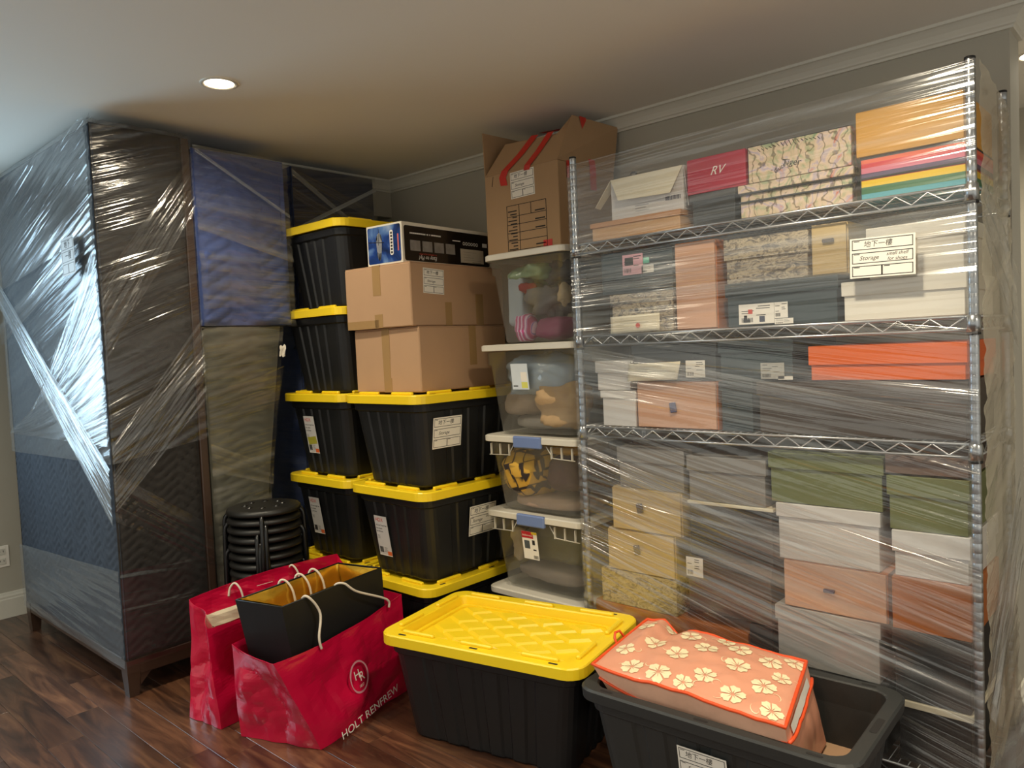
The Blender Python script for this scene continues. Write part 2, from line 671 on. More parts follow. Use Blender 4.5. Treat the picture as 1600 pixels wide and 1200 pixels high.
def zig(u, v, per, amp, pitch):
    """quilting height 0..1: padded chevron ridges between stitch lines"""
    k = u / per
    tri = abs(k - math.floor(k) - .5) * 2
    g = (v + tri * amp) / pitch
    g -= math.floor(g)
    e = abs(2 * g - 1)
    q = 1 - e ** 5
    c = abs(2 * (k * 2 - math.floor(k * 2)) - 1)
    return q * (1 - .35 * c ** 12)


def quilt_face(mb, o, u, v, w, h, n, per=.17, amp=.062, pitch=.038, ht=.009, res=.011, sag=.006, seed=0.0, wtop=None):
    o, u, v, n = Vector(o), Vector(u), Vector(v), Vector(n)
    nu, nv = max(2, int(w / res)), max(2, int(h / res))

    def fn(s, t):
        x, y = s * w, t * h
        ww = w if wtop is None else w + (wtop - w) * t
        e = min(1, min(s, 1 - s) * nu / 2) * min(1, min(t, 1 - t) * nv / 2)
        hh = ht * zig(x, y, per, amp, pitch) + sag * fbm(x * 3 + seed, y * 2.2, seed, 3)
        return o + u * (s * ww) + v * y + n * (hh * e)
    mb.grid(fn, nu, nv)


# --- the tall wardrobe at the left
WX0, WX1, WY0, WY1, WZ0, WZ1 = -0.545, 0.752, -1.782, -1.392, 0.135, 2.285
wd_ = thing('wrapped_wardrobe', 'tall wardrobe on short wooden legs, padded in charcoal quilts and wound in stretch film', 'wardrobe', (0, 0, 0))
MB().box(WX0 + .012, WX1 - .012, WY0 + .012, WY1 - .01, WZ0, WZ1 - .006).build('cabinet_body', WOODDARK, wd_)
for (a, b) in ((WX0, WY0), (WX1 - .062, WY0), (WX0, WY1 - .05), (WX1 - .062, WY1 - .05)):
    g = MB()
    g.loft([[(a + .006 + e, b + .004 + e, z) for e in (0,)] for z in ()] or [
        [(a + .008, b + .006, 0), (a + .054, b + .006, 0), (a + .054, b + .044, 0), (a + .008, b + .044, 0)],
        [(a, b, .10), (a + .062, b, .10), (a + .062, b + .05, .10), (a, b + .05, .10)],
        [(a, b, .15), (a + .062, b, .15), (a + .062, b + .05, .15), (a, b + .05, .15)]], (True, True), False)
    g.build('leg', WOODDARK, wd_)
MB().box(WX0 + .06, WX1 - .06, WY0 + .002, WY0 + .03, .098, .152, .003).build('base_rail', WOODDARK, wd_)
MB().box(WX1 - .03, WX1 - .002, WY0 + .048, WY1 - .048, .085, .152, .003).build('base_rail', WOODDARK, wd_)
MB().box(WX0 + .06, WX1 - .06, WY1 - .03, WY1 - .002, .098, .152, .003).build('base_rail', WOODDARK, wd_)
for dz in (.01,):
    br = MB()
    br.add([(WX1 - .026, WY0 + .05, .09), (WX1 - .026, WY0 + .10, .09), (WX1 - .026, WY0 + .05, .04), (WX1 - .006, WY0 + .05, .09), (WX1 - .006, WY0 + .10, .09), (WX1 - .006, WY0 + .05, .04)],
           [(0, 1, 2), (5, 4, 3), (0, 3, 4, 1), (1, 4, 5, 2), (2, 5, 3, 0)])
    br.build('corner_bracket', WOODDARK, wd_)
MB().box(WX1 - .012, WX1 + .004, WY1 - .034, WY1, .15, WZ1 - .004, .003).build('corner_post', WOODDARK, wd_)
q = MB()
quilt_face(q, (WX0, WY0 + .008, WZ0 + .012), (1, 0, 0), (0, 0, 1), WX1 - WX0, WZ1 - WZ0 - .012, (0, -1, 0), seed=1.3)
q.build('front_blanket', BL_DARK, wd_)
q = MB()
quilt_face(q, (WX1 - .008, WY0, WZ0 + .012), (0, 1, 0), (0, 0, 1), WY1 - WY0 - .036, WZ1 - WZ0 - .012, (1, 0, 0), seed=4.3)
q.build('side_blanket', mat('blanket_side_shaded', '#211e1c', .8, var=.25, vs=26, bump=.25, bs=420), wd_)  # same quilt as the front; this side's darker, warmer look is in the colour
q = MB()
quilt_face(q, (WX0, WY0, WZ1 - .004), (1, 0, 0), (0, 1, 0), WX1 - WX0, WY1 - WY0, (0, 0, 1), res=.02, seed=7.3)
q.build('top_blanket', BL_DARK, wd_)
q = MB()
quilt_face(q, (WX0 + .008, WY1, WZ0 + .012), (0, -1, 0), (0, 0, 1), WY1 - WY0, WZ1 - WZ0 - .012, (-1, 0, 0), res=.03, seed=9.3)
q.build('side_blanket', BL_DARK, wd_)
fy, fx = WY0 - .006, WX1 + .006
# film on the front: lower belt, upper belts, bunched diagonals
film_quad(wd_, (WX0 - .004, fy, .128), (WX1 + .004, fy, .125), (WX1 + .004, fy, .520), (WX0 - .004, fy, .448), .006, F_HAZE, seed=1, ang=-4)
film_quad(wd_, (WX0 - .004, fy, .925), (WX1 + .004, fy, .948), (WX1 + .004, fy, 2.292), (WX0 + .03, fy, 2.288), .007, F_HAZE, seed=2, ang=14, fu=1.6)
film_quad(wd_, (WX0 - .01, fy - .006, 1.66), (WX1 + .006, fy - .006, .705), (WX1 + .006, fy - .006, .93), (WX0 - .01, fy - .006, 1.79), .012, F_BAND, name='film_band', seed=3, fu=.7, fv=70)
film_quad(wd_, (WX0 - .006, fy - .004, 1.02), (WX1 + .006, fy - .004, 1.02), (WX1 + .006, fy - .004, 1.80), (WX0 + .45, fy - .004, 1.16), .012, F_MED, name='film_band', seed=14, fu=1.4, fv=60, ang=10)
film_quad(wd_, (WX0 - .006, fy - .010, 1.72), (WX1 + .006, fy - .010, 1.86), (WX1 + .006, fy - .010, 2.30), (WX0 + .10, fy - .010, 2.24), .010, F_MED, name='film_band', seed=5, fu=1.1, fv=48, ang=13)
film_quad(wd_, (WX0 - .006, fy - .012, 1.46), (WX1 + .006, fy - .012, 1.80), (WX1 + .006, fy - .012, 1.92), (WX0 - .006, fy - .012, 1.56), .007, F_MED, name='film_band', seed=9, fu=1.0, fv=60)
# film on the right-hand side
film_quad(wd_, (fx, WY0 - .004, .128), (fx, WY1 + .004, .135), (fx, WY1 + .004, .50), (fx, WY0 - .004, .521), .005, F_THIN, seed=6)
film_quad(wd_, (fx, WY0 - .004, .948), (fx, WY1 + .004, 1.01), (fx, WY1 + .004, 2.292), (fx, WY0 - .004, 2.294), .009, F_THIN, seed=7, ang=18, fu=2, fv=48)
film_quad(wd_, (fx + .006, WY0 - .004, .95), (fx + .006, WY1 + .004, 1.32), (fx + .006, WY1 + .004, 1.52), (fx + .006, WY0 - .004, 1.02), .014, F_THIN, name='film_band', seed=8, fu=2.5, fv=60)
film_quad(wd_, (fx + .006, WY0 - .004, .76), (fx + .006, WY1 + .004, 1.18), (fx + .006, WY1 + .004, 1.40), (fx + .006, WY0 - .004, .92), .010, F_THIN, name='film_band', seed=18, fu=2.5, fv=60)
film_quad(wd_, (fx + .009, WY0 - .004, 1.36), (fx + .009, WY1 + .004, 1.98), (fx + .009, WY1 + .004, 2.22), (fx + .009, WY0 - .004, 1.66), .010, F_THIN, name='film_band', seed=10, fu=3.0, fv=60)
film_quad(wd_, (fx + .004, WY1 + .004, .62), (fx + .004, WY0 - .004, .92), (fx + .004, WY0 - .004, .72), (fx + .004, WY1 + .004, .44), -.008, F_THIN, name='film_band', seed=12, fu=2.5, fv=50)
# film over the top, with the twisted tuft at the corner
film_quad(wd_, (WX0 + .02, WY0 - .006, WZ1 + .005), (WX1 + .004, WY0 - .006, WZ1 + .006), (WX1 + .004, WY1, WZ1 + .008), (WX0 + .02, WY1, WZ1 + .008), .012, F_MED, seed=11, dv=.012)
tf = MB()
for k in range(7):
    a0 = k * .9
    p0 = Vector((WX1 - .02 - .02 * k, WY0 + .012 * k, WZ1 + .012))
    tf.grid(lambda s, t, p0=p0, a0=a0: p0 + Vector((.035 * (s - .5) * math.cos(a0) * (1.4 - t), .035 * (s - .5) * math.sin(a0) * (1.4 - t) + .012 * t, .030 * t * (1 - .6 * abs(s - .5) * 2))), 4, 4)
tf.uv = [(p[0] * 3, p[2]) for p in tf.v]
tf.build('film_tuft', F_MED, wd_)
lp = MB().box(-.072, .072, -.075, .075, 0, .001).build('paper_label', mat('label_film_haze', '#b4b9bc', .5, var=.05), wd_)  # paper greyed to carry the film's haze; the label sits outside the film
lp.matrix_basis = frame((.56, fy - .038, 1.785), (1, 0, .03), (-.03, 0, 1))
g = MB()
for (a, b, c, d) in ((-.064, .064, .028, .066), (-.064, .064, -.022, .020), (-.064, -.002, -.068, -.030), (.002, .064, -.068, -.030)):
    for (e, f, h, i) in ((a, b, c, c + .0015), (a, b, d - .0015, d), (a, a + .0015, c, d), (b - .0015, b, c, d)):
        g.box(e, f, h, i, .001, .0014)
g.build('printed_boxes', INK, lp)
text(lp, '地下', .034, Matrix.Translation((0, .046, .0013)), INK, name='handwriting')
text(lp, '一樓', .034, Matrix.Translation((.006, 0, .0013)), INK, name='handwriting')

# --- the blue wrapped block behind it, on a tapering wrapped piece
b1 = thing('wrapped_cabinet', 'blue quilted blanket bundle under film, beside the tall wardrobe and above the grey wrapped bundle', 'wrapped furniture', (0, 0, 0))
BX0, BX1, BY0, BY1, BZ0, BZ1 = .30, .745, -1.380, -.940, 1.492, 2.252
MB().box(BX0, BX1 - .006, BY0 + .005, BY1 - .005, BZ0, BZ1 - .006, .02).build('bundle_core', BL_BLUE, b1)
q = MB()
quilt_face(q, (BX1 - .006, BY0, BZ0), (0, 1, 0), (0, 0, 1), BY1 - BY0, BZ1 - BZ0, (1, 0, 0), per=.29, amp=.085, pitch=.058, ht=.014, sag=.020, seed=2.2)
q.build('front_blanket', BL_BLUE, b1)
q = MB()
quilt_face(q, (BX1, BY0, BZ1 - .006), (0, 1, 0), (-1, 0, 0), BY1 - BY0, BX1 - BX0, (0, 0, 1), per=.26, amp=.07, pitch=.055, ht=.012, res=.02, seed=3.2)
q.build('top_blanket', BL_BLUE, b1)
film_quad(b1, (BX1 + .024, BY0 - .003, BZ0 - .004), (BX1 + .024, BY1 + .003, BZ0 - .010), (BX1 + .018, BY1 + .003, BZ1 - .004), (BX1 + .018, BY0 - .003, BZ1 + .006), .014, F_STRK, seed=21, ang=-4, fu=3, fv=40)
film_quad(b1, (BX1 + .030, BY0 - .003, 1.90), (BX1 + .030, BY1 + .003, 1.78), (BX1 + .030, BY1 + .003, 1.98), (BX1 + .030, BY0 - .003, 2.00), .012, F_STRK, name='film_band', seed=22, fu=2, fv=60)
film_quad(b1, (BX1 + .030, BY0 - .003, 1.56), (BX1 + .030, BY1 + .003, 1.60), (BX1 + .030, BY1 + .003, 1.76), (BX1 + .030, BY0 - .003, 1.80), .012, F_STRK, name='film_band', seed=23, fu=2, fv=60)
film_quad(b1, (BX1 + .034, BY0, 2.225), (BX1 + .034, BY1, 1.985), (BX1 + .034, BY1, 2.0), (BX1 + .034, BY0, 2.245), .006, F_BAND, name='film_band', seed=24, fu=1, fv=90, dv=.003)

b1l = thing('wrapped_bundle', 'tall grey quilted bundle tapering to the floor behind the stacked stools', 'wrapped furniture', (0, 0, 0))
core = MB()
core.loft([[(.30, -1.378, 0), (.735, -1.378, 0), (.735, -1.21, 0), (.30, -1.21, 0)], [(.30, -1.378, 1.485), (.735, -1.378, 1.485), (.735, -1.00, 1.485), (.30, -1.00, 1.485)]], (True, True), False)
core.build('bundle_core', BL_OLIVE, b1l)
q = MB()
quilt_face(q, (.735, -1.378, .012), (0, 1, 0), (0, 0, 1), .168, 1.47, (1, 0, 0), per=.21, amp=.085, pitch=.045, ht=.010, sag=.012, seed=5.2, wtop=.378)
q.build('front_blanket', BL_OLIVE, b1l)
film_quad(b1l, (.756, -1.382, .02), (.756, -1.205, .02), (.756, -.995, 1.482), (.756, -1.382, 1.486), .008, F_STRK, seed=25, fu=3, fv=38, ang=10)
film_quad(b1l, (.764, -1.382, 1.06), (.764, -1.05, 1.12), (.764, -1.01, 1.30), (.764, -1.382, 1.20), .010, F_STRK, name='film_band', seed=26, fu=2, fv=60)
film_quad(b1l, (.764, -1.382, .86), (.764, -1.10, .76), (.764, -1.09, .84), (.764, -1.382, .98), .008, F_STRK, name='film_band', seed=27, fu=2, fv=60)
sc = MB().grid(lambda s, t: Vector((.775 + .008 * fbm(s * 3, t * 3), -1.035 + .03 * s + .006 * t, 1.345 + .05 * t + .01 * fbm(s * 4, t * 4, 5))), 5, 5)
sc.build('tape_scrap', PAPER, b1l)

b2 = thing('wrapped_cabinet', 'dark blanket-wrapped tall block by the room corner, crossed by film strands', 'wrapped furniture', (0, 0, 0))
CX1, CY0, CY1, CZ1 = .575, -.795, -.285, 2.288
MB().box(.20, CX1 - .006, CY0 + .006, CY1 - .006, 0, CZ1 - .006, .01).build('bundle_core', blanket_mat('blanket_navy', '#30364a', '#15182a'), b2)
q = MB()
quilt_face(q, (CX1 - .006, CY0, 0.02), (0, 1, 0), (0, 0, 1), CY1 - CY0, CZ1 - .02, (1, 0, 0), per=.25, amp=.07, pitch=.05, ht=.008, res=.016, seed=6.2)
q.build('front_blanket', blanket_mat('blanket_navy', '#30364a', '#15182a'), b2)
q = MB()
quilt_face(q, (.20, CY0 + .006, 0.02), (1, 0, 0), (0, 0, 1), CX1 - .20, CZ1 - .02, (0, -1, 0), per=.25, amp=.07, pitch=.05, ht=.008, res=.02, seed=8.2)
q.build('side_blanket', BL_BLUE, b2)
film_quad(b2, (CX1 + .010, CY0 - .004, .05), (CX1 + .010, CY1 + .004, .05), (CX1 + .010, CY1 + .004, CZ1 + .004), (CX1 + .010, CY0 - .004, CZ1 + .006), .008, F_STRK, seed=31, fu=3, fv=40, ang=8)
for (za, zb, w, sd) in ((2.27, 1.94, .03, 32), (2.18, 1.95, .05, 33), (1.98, 2.24, .022, 34), (2.28, 2.10, .05, 35), (2.07, 2.10, .05, 36)):
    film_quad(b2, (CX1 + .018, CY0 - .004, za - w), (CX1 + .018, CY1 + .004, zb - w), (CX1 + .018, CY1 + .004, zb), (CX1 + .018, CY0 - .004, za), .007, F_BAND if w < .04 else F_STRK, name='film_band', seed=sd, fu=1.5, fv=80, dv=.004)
film_quad(b2, (.22, CY0 - .006, .05), (CX1 + .01, CY0 - .006, .05), (CX1 + .01, CY0 - .006, CZ1 + .004), (.22, CY0 - .006, CZ1 + .004), .006, F_MED, seed=37, fu=3, fv=40)

# ================================================================== STORAGE TOTES
TOTE = mat('tote_black', '#17181a', 0.42, var=0.06, vs=60, bump=0.12, bs=500)
TOTEG = mat('tote_grey', '#2b2c2b', 0.5, var=0.06, vs=60, bump=0.12, bs=500)
YEL = mat('lid_yellow', '#f5d322', 0.34, var=0.03, vs=6, bump=0.05, bs=300)


def ribbed_ring(hx, hy, r, z, depth=.006, nrx=5, nry=4):
    """rounded rectangle with shallow vertical grooves"""
    pts = []
    per = rrect(hx, hy, r, 5)
    n = len(per)
    for i in range(n):
        a, b = Vector(per[i]), Vector(per[(i + 1) % n])
        L_ = (b - a).length
        if L_ > r * 1.2:
            nr = nrx if abs(b.x - a.x) > abs(b.y - a.y) else nry
            nor = Vector(((b - a).y, -(b - a).x)).normalized()
            pts.append((a.x, a.y, z))
            for k in range(1, nr + 1):
                c = (k - .0) / (nr + 1)
                for (dt, dd) in ((-.022 / L_, 0), (-.014 / L_, depth), (.014 / L_, depth), (.022 / L_, 0)):
                    p = a + (b - a) * (c + dt) - nor * dd
                    pts.append((p.x, p.y, z))
        else:
            pts.append((a.x, a.y, z))
    return pts


TL, TW, TH = .775, .512, .386


def tote_body(parent, h=TH, open_=False, m=TOTE):
    g = MB()
    hx, hy = TL / 2 - .022, TW / 2 - .022
    rings = [ribbed_ring(hx - .058, hy - .05, .05, .0), ribbed_ring(hx - .052, hy - .044, .055, .008), ribbed_ring(hx - .012, hy - .010, .055, h - .075), ribbed_ring(hx - .010, hy - .008, .055, h - .072, 0), ribbed_ring(hx - .004, hy - .002, .055, h - .068, 0), ribbed_ring(hx, hy, .055, h - .040, 0), ribbed_ring(hx, hy, .055, h - .012, 0)]
    if open_:
        rings += [ribbed_ring(hx + .022, hy + .022, .06, h - .034, 0), ribbed_ring(hx + .024, hy + .024, .06, h - .006, 0), ribbed_ring(hx + .019, hy + .019, .06, h, 0), ribbed_ring(hx - .012, hy - .012, .05, h, 0), ribbed_ring(hx - .016, hy - .016, .05, h - .004, 0), ribbed_ring(hx - .018, hy - .016, .05, h - .07, 0), ribbed_ring(hx - .060, hy - .052, .045, .012, 0)]
        g.loft(rings, (True, True), True)
    else:
        g.loft(rings[:-1], (True, False), True)
    g.sm = [False] * len(g.sm)
    return g.build('tote_body', m, parent)


TABS = {}


def tote_lid(parent, h=TH, pattern=True, m=YEL):
    dp = .034 if pattern else .018
    g = MB()
    hx, hy = TL / 2, TW / 2
    R = lambda dx, z, r=.06: [(x, y, z) for (x, y) in rrect(hx - dx, hy - dx, max(r - dx, .02), 5)]
    g.loft([R(.010, h - .036), R(.0, h - .036), R(0, h - .004), R(.004, h), R(.050, h), R(.055, h - .004), R(.060, h - dp + .002), R(.066, h - dp)], (False, True), False)
    lid = g.build('lid', m, parent)
    def tab(x0, x1, y0, y1):
        key = (round(x1 - x0, 3), round(y1 - y0, 3))
        if key not in TABS:
            a, b = (x1 - x0) / 2, (y1 - y0) / 2
            o = MB().box(-a, a, -b, b, -.002, .011, .004).build('rim_tab', m, lid)
            TABS[key] = o.data
        else:
            o = bpy.data.objects.new('rim_tab', TABS[key])
            COL.objects.link(o)
            o.parent = lid
        o.location = ((x0 + x1) / 2, (y0 + y1) / 2, h)
    for s in (-1, 1):
        for (a, b) in ((-.30, -.17), (-.06, .06), (.17, .30)):
            tab(a, b, *sorted((s * (hy - .050), s * (hy - .034))))
        for (a, b) in ((-.175, -.045), (.045, .175)):
            tab(*sorted((s * (hx - .050), s * (hx - .034))), a, b)
    if pattern:
        zt = h - dp
        k = MB()
        ix, iy = hx - .095, hy - .085
        p = .096
        for i in range(-12, 13):
            for j in range(-12, 13):
                cx, cy = (i + j) * p * .78, (i - j) * p * .5
                if abs(cx) < ix - .01 and abs(cy) < iy - .005:
                    q = [(cx + p * .70, cy), (cx, cy + p * .44), (cx - p * .70, cy), (cx, cy - p * .44)]
                    q = [(max(-ix, min(ix, a)), max(-iy, min(iy, b))) for a, b in q]
                    q2 = [(cx + (a - cx) * .80, cy + (b - cy) * .80) for a, b in q]
                    k.loft([[(a, b, zt) for a, b in q], [(a, b, zt + .010) for a, b in q2]], (False, True), False)
        k.build('diamond_pattern', m, lid)
        b_ = MB()
        n_ = rrect(hx - .072, hy - .068, .04, 5)
        m_ = rrect(hx - .084, hy - .080, .035, 5)
        n1 = len(n_)
        b_.loft([[(x, y, zt) for x, y in n_], [(x, y, zt + .007) for x, y in n_], [(x, y, zt + .007) for x, y in m_], [(x, y, zt) for x, y in m_]], (False, False), False)
        b_.build('inner_border', m, lid)
    s_ = MB()
    for (x, y) in ((-.29, -hy + .022), (0, -hy + .022), (.29, -hy + .022), (-.29, hy - .022), (0, hy - .022), (.29, hy - .022)):
        s_.loft([[(x + a, y + b, h + zz) for a, b in rrect(.016, .005, .0045, 3)] for zz in (.0002, .0005)], (True, True), False)
    s_.build('strap_holes', INK, lid)
    return lid


def tough_label(parent, M, sticker=False):
    p = MB().box(-.042, .042, -.088, .088, 0, .0008).build('product_label', mat('grey_label', '#c9c6c4', .5, var=.05), parent)
    p.matrix_basis = M
    T = lambda x, y: Matrix.Translation((x, y, .0011))
    text(p, 'HDX', .024, T(-.036, .070), REDINK, 'LEFT')
    for k, ln in enumerate(('102 Litre Tough Tote', 'Bac robuste', 'de 102 litres')):
        text(p, ln, .0098, T(-.036, .046 - .014 * k), INK, 'LEFT', sx=.82)
    g = MB()
    barcode(g, -.036, -.012, -.078, -.052, seed=3)
    for k in range(4):
        g.box(-.004, .012 + .004 * (k % 2), -.074 + k * .006, -.0725 + k * .006, .0008, .0011)
    for k in range(3):
        g.box(-.036, -.02, -.002 - k * .006, -.0008 - k * .006, .0008, .0011)
    g.build('printed_barcode', INK, p)
    MB().box(.014, .042, -.088, -.070, .0008, .0012).build('orange_corner', ORANGEINK, p)
    MB().box(-.042, .042, -.092, -.0882, .0, .0009).build('label_edge', WHITEINK, p)
    if sticker:
        k = MB().box(-.034, .036, -.018, .018, 0, .0008).build('sticker', mat('sticker_yellow', '#a8a235', .6), p)
        k.matrix_basis = Matrix.Translation((0, -.030, .001)) @ Matrix.Rotation(.12, 4, 'Z')
    return p


def tote(x, y, z, rz, label, h=TH, pattern=True, group=None):
    t = thing('storage_tote', label, 'storage tote', (x, y, z), rz, group)
    tote_body(t, h)
    tote_lid(t, h, pattern)
    return t


GA = 'black totes with yellow lids'
PT = .3895
# column A (its short ends face the room): local +x runs to the back wall
ax, ay = .872, -.945 + TL / 2
axs = [.872, .866, .870, .874, .885]
LA = ['bottom black tote of the left column, hidden behind the stools and red bags', 'black tote with a grey product label, second from the floor in the left column', 'black tote with a yellow sticker on its label, middle of the left column',
      'black tote second from the top of the left column, left of the cardboard boxes', 'topmost black tote of the left column, lid near the film-wrapped blue bundle']
ta = []
for k in range(5):
    t = tote(axs[k], ay + [0, .004, -.003, .002, .012][k], k * PT, PI / 2, LA[k], TH, False, GA)
    ta.append(t)
LB = ['bottom black tote of the middle column, right behind the black gift bag', 'black tote with product label and moving label, middle of the middle column', 'black tote right under the two brown cardboard boxes']
tb = []
for k in range(3):
    tb.append(tote(1.400 + [0, .004, -.004][k], -.962 + TL / 2, k * PT, PI / 2, LB[k], TH, False, GA))
# labels: tote ends face -y in the world = local -x
face = lambda y, z: frame((-TL / 2 + .0745 - z * .148, y, z), (0, -1, 0), (-.148, 0, 1))
tough_label(ta[1], face(.075, .19))
tough_label(ta[2], face(.075, .19), True)
tough_label(tb[1], face(.085, .165))
# long side faces +x in the world = local -y
side = lambda x, z: frame((x, -TW / 2 + .0670 - z * .129, z), (1, 0, 0), (0, -.129, 1))
moving_label(tb[2], side(-.205, .222), .16, .13, 'Storage')
moving_label(tb[1], side(-.03, .215), .16, .13, 'Storage', ('Shoes',))
# the wide tote in front, and the open black one
ft = tote(2.145, -1.016, 0, .2098, 'wide black tote with bright yellow diamond-pattern lid, standing in front on the floor', .374, True)
ob = thing('open_tote', 'open black tote without lid holding the orange floral storage bag', 'storage tote', (2.968, -.968, 0), .040)
ob.scale = (1, .94, 1)
tote_body(ob, .352, True, TOTEG)
s_ = MB()
for (x, y) in ((-.29, -TW / 2 + .018), (0, -TW / 2 + .018), (.29, -TW / 2 + .018), (-.29, TW / 2 - .018), (.02, TW / 2 - .018), (.29, TW / 2 - .018)):
    s_.loft([[(x + a, y + b, .352 + zz) for a, b in rrect(.02, .0055, .005, 3)] for zz in (.0002, .0006)], (True, True), False)
s_.loft([[(TL / 2 - .018 + a, b, .352 + zz) for a, b in rrect(.009, .045, .006, 3)] for zz in (.0002, .0006)], (True, True), False)
s_.build('strap_holes', INK, ob)['kind'] = 'stuff'
moving_label(ob, frame((-.005, -TW / 2 + .0325, .205), (1, 0, 0), (0, -.149, 1)), .14, .115, 'Storage')

# ================================================================== CARTONS
KRAFT = mat('cardboard', '#b59170', 0.8, var=0.08, vs=5, bump=0.05, bs=300)
KRAFTD = mat('moving_carton', '#ab8a66', 0.8, var=0.08, vs=5, bump=0.05, bs=300)
TAPE = mat('packing_tape', '#a58458', 0.16, var=0.05, vs=20, bump=0.25, bs=60, coat=.5)
REDTAPE = mat('red_tape', '#c62e22', 0.35, var=0.08, vs=20, bump=.2, bs=60)


def carton(name, label, x, y, z, rz, w, d, h, m=KRAFT, extra=None):
    """x, y: the near corner; w runs to local -x, d to local +y"""
    t = thing(name, label, 'cardboard box', (x, y, z), rz)
    b = .004
    g = MB()
    g.box(-w, 0, 0, d, 0, h - .004, b)
    g.build('carton_body', m, t)
    f = MB().box(-w + .003, -w / 2 - .002, .003, d - .003, h - .004, h, .001)
    f.build('flap', m, t)
    MB().box(-w / 2 + .002, -.003, .003, d - .003, h - .004, h, .001).build('flap', m, t)
    MB().box(-w / 2 - .024, -w / 2 + .024, -.001, d, h, h + .0006).build('tape_strip', TAPE, t)
    MB().box(-w / 2 - .024, -w / 2 + .024, -.0012, 0.0, h * .52, h + .0006).build('tape_strip', TAPE, t)
    MB().box(-w / 2 - .02, -w / 2 + .028, -.0012, 0.0, 0.002, h * .22).build('tape_strip', TAPE, t)
    return t


cz1 = 3 * PT + .002
c2 = carton('cardboard_box', 'lower brown cardboard box resting on a yellow tote lid', 1.565, -.865, cz1, .05, .41, .55, .272)
MB().box(-.41 / 2 - .022, -.41 / 2 + .022, -.0013, 0, .0, .272).build('tape_strip', TAPE, c2)
MB().box(.0, .0012, .30, .345, .10, .272).build('tape_strip', TAPE, c2)
cz2 = cz1 + .274
c1 = carton('cardboard_box', 'upper brown cardboard box with moving label, under the toy helicopter box', 1.552, -.885, cz2, .075, .405, .60, .264)
moving_label(c1, frame((.001, .135, .186), (0, 1, -.04), (0, .04, 1)), .125, .105, 'Storage')
MB().box(0, .0012, .20, .24, 0, .10).build('tape_strip', TAPE, c1)
MB().box(0, .0012, .40, .45, 0, .14).build('tape_strip', TAPE, c1)
MB().box(-.40, -.20, -.0012, 0, 0, .035).build('tape_strip', TAPE, c1)

# toy helicopter box
hz = cz2 + .266
GLOSSK = mat('gloss_black_print', '#0b0b0d', 0.25, var=0, coat=.3)


def sky_print():
    m, nt, b, out = base_mat('blue_sky_print')
    tc = N(nt, 'ShaderNodeTexCoord')
    n1 = N(nt, 'ShaderNodeTexNoise', i_Scale=9.0, i_Detail=3.0, i_Distortion=.6)
    nt.links.new(tc.outputs['Object'], n1.inputs['Vector'])
    r = ramp(nt, [(.35, '#0d1a3c'), (.5, '#1d3f86'), (.62, '#5d7fb4'), (.75, '#d8dee2')])
    nt.links.new(n1.outputs[0], r.inputs[0])
    nt.links.new(r.outputs[0], b.inputs['Base Color'])
    b.inputs['Roughness'].default_value = .25
    return m


hb = thing('toy_helicopter_box', 'black and white toy helicopter box standing upside down on the upper cardboard box', 'toy box', (1.488, -.864, hz), .08)
hw, hd, hh = .215, .575, .170
WBOX = mat('white_box_card', '#e6dfce', .45, var=.03)
MB().box(-hw, 0, 0, hd, 0, hh, .002).build('box_body', WBOX, hb)
e = MB()
e.loft([[(.0003 + q, hd / 2 + a, hh / 2 - .003 + c) for a, c in rrect(hd / 2 - .012, hh / 2 - .012, .010, 4)] for q in (0, .0006)], (True, True), False)
e.build('side_print', GLOSSK, hb)
sp = MB()
sp.loft([[(-hw / 2 + a, -.0003 - q, hh / 2 + c) for a, c in rrect(hw / 2 - .008, hh / 2 - .008, .008, 4)] for q in (0, .0006)], (True, True), False)
sp = sp.build('front_print', sky_print(), hb)
he = MB()
he.loft([[(-hw / 2 - .03 + rx * math.cos(a), -.0012, hh * .5 + c + rz_ * math.sin(a)) for a in [2 * PI * k / 14 for k in range(14)]] for (rx, rz_, c) in ((.002, .002, .05), (.018, .03, .02), (.014, .045, -.02), (.004, .01, -.055))], (False, False), True)
he.build('helicopter_print', mat('silver_print', '#b9bcc0', .4, var=.3, vs=60), sp)
bl = MB()
bl.tube([(-hw + .012, -.0014, hh * .60), (-hw / 2 + .0, -.0014, hh * .55)], .0015, 4)
bl.tube([(-hw / 2 - .03, -.0014, hh * .9), (-hw / 2 - .034, -.0014, hh * .5)], .0012, 4)
bl.build('rotor_print', INK, sp)
lg = MB()
lg.loft([[(-.062 + a, -.0010 - q, hh / 2 + .004 + c) for a, c in rrect(.010, .052, .008, 3)] for q in (0, .0005)], (True, True), False)
lg.build('logo_panel', WHITEINK, sp)
lk = MB()
for k in range(7):
    lk.box(-.067, -.056, -.0019, -.0015, hh / 2 - .042 + k * .0135, hh / 2 - .033 + k * .0135)
lk.build('logo_blocks', INK, sp)
MB().box(-.026, -.019, -.0014, -.0010, hh / 2 - .034, hh / 2 + .036).build('red_strip', mat('salmon_print', '#d0685c', .5), sp)
XF = frame((.0011, 0, 0), (0, 1, 0), (0, 0, 1))
spx = [o for o in hb.children if o.name.startswith('side_print')][0]
thumbs = MB()
for k in range(4):
    y = .045 + k * .073
    thumbs.box(.0010, .0013, y, y + .060, .052, .096)
thumbs.build('photo_panels', mat('grey_photo', '#8b857d', .5, var=.5, vs=30), spx)
UPS = lambda y, z: frame((.0013, y, z), (0, -1, 0), (0, 0, -1))   # printing that reads upside down
text(spx, 'Easy to Fly!', .024, UPS(.150, .025), WHITEINK, shear=.25)
text(spx, 'R/C INFRARED HELICOPTER', .0085, UPS(.150, .041), REDINK)
g = MB()
g.box(.001, .0013, .36, .52, .020, .082)
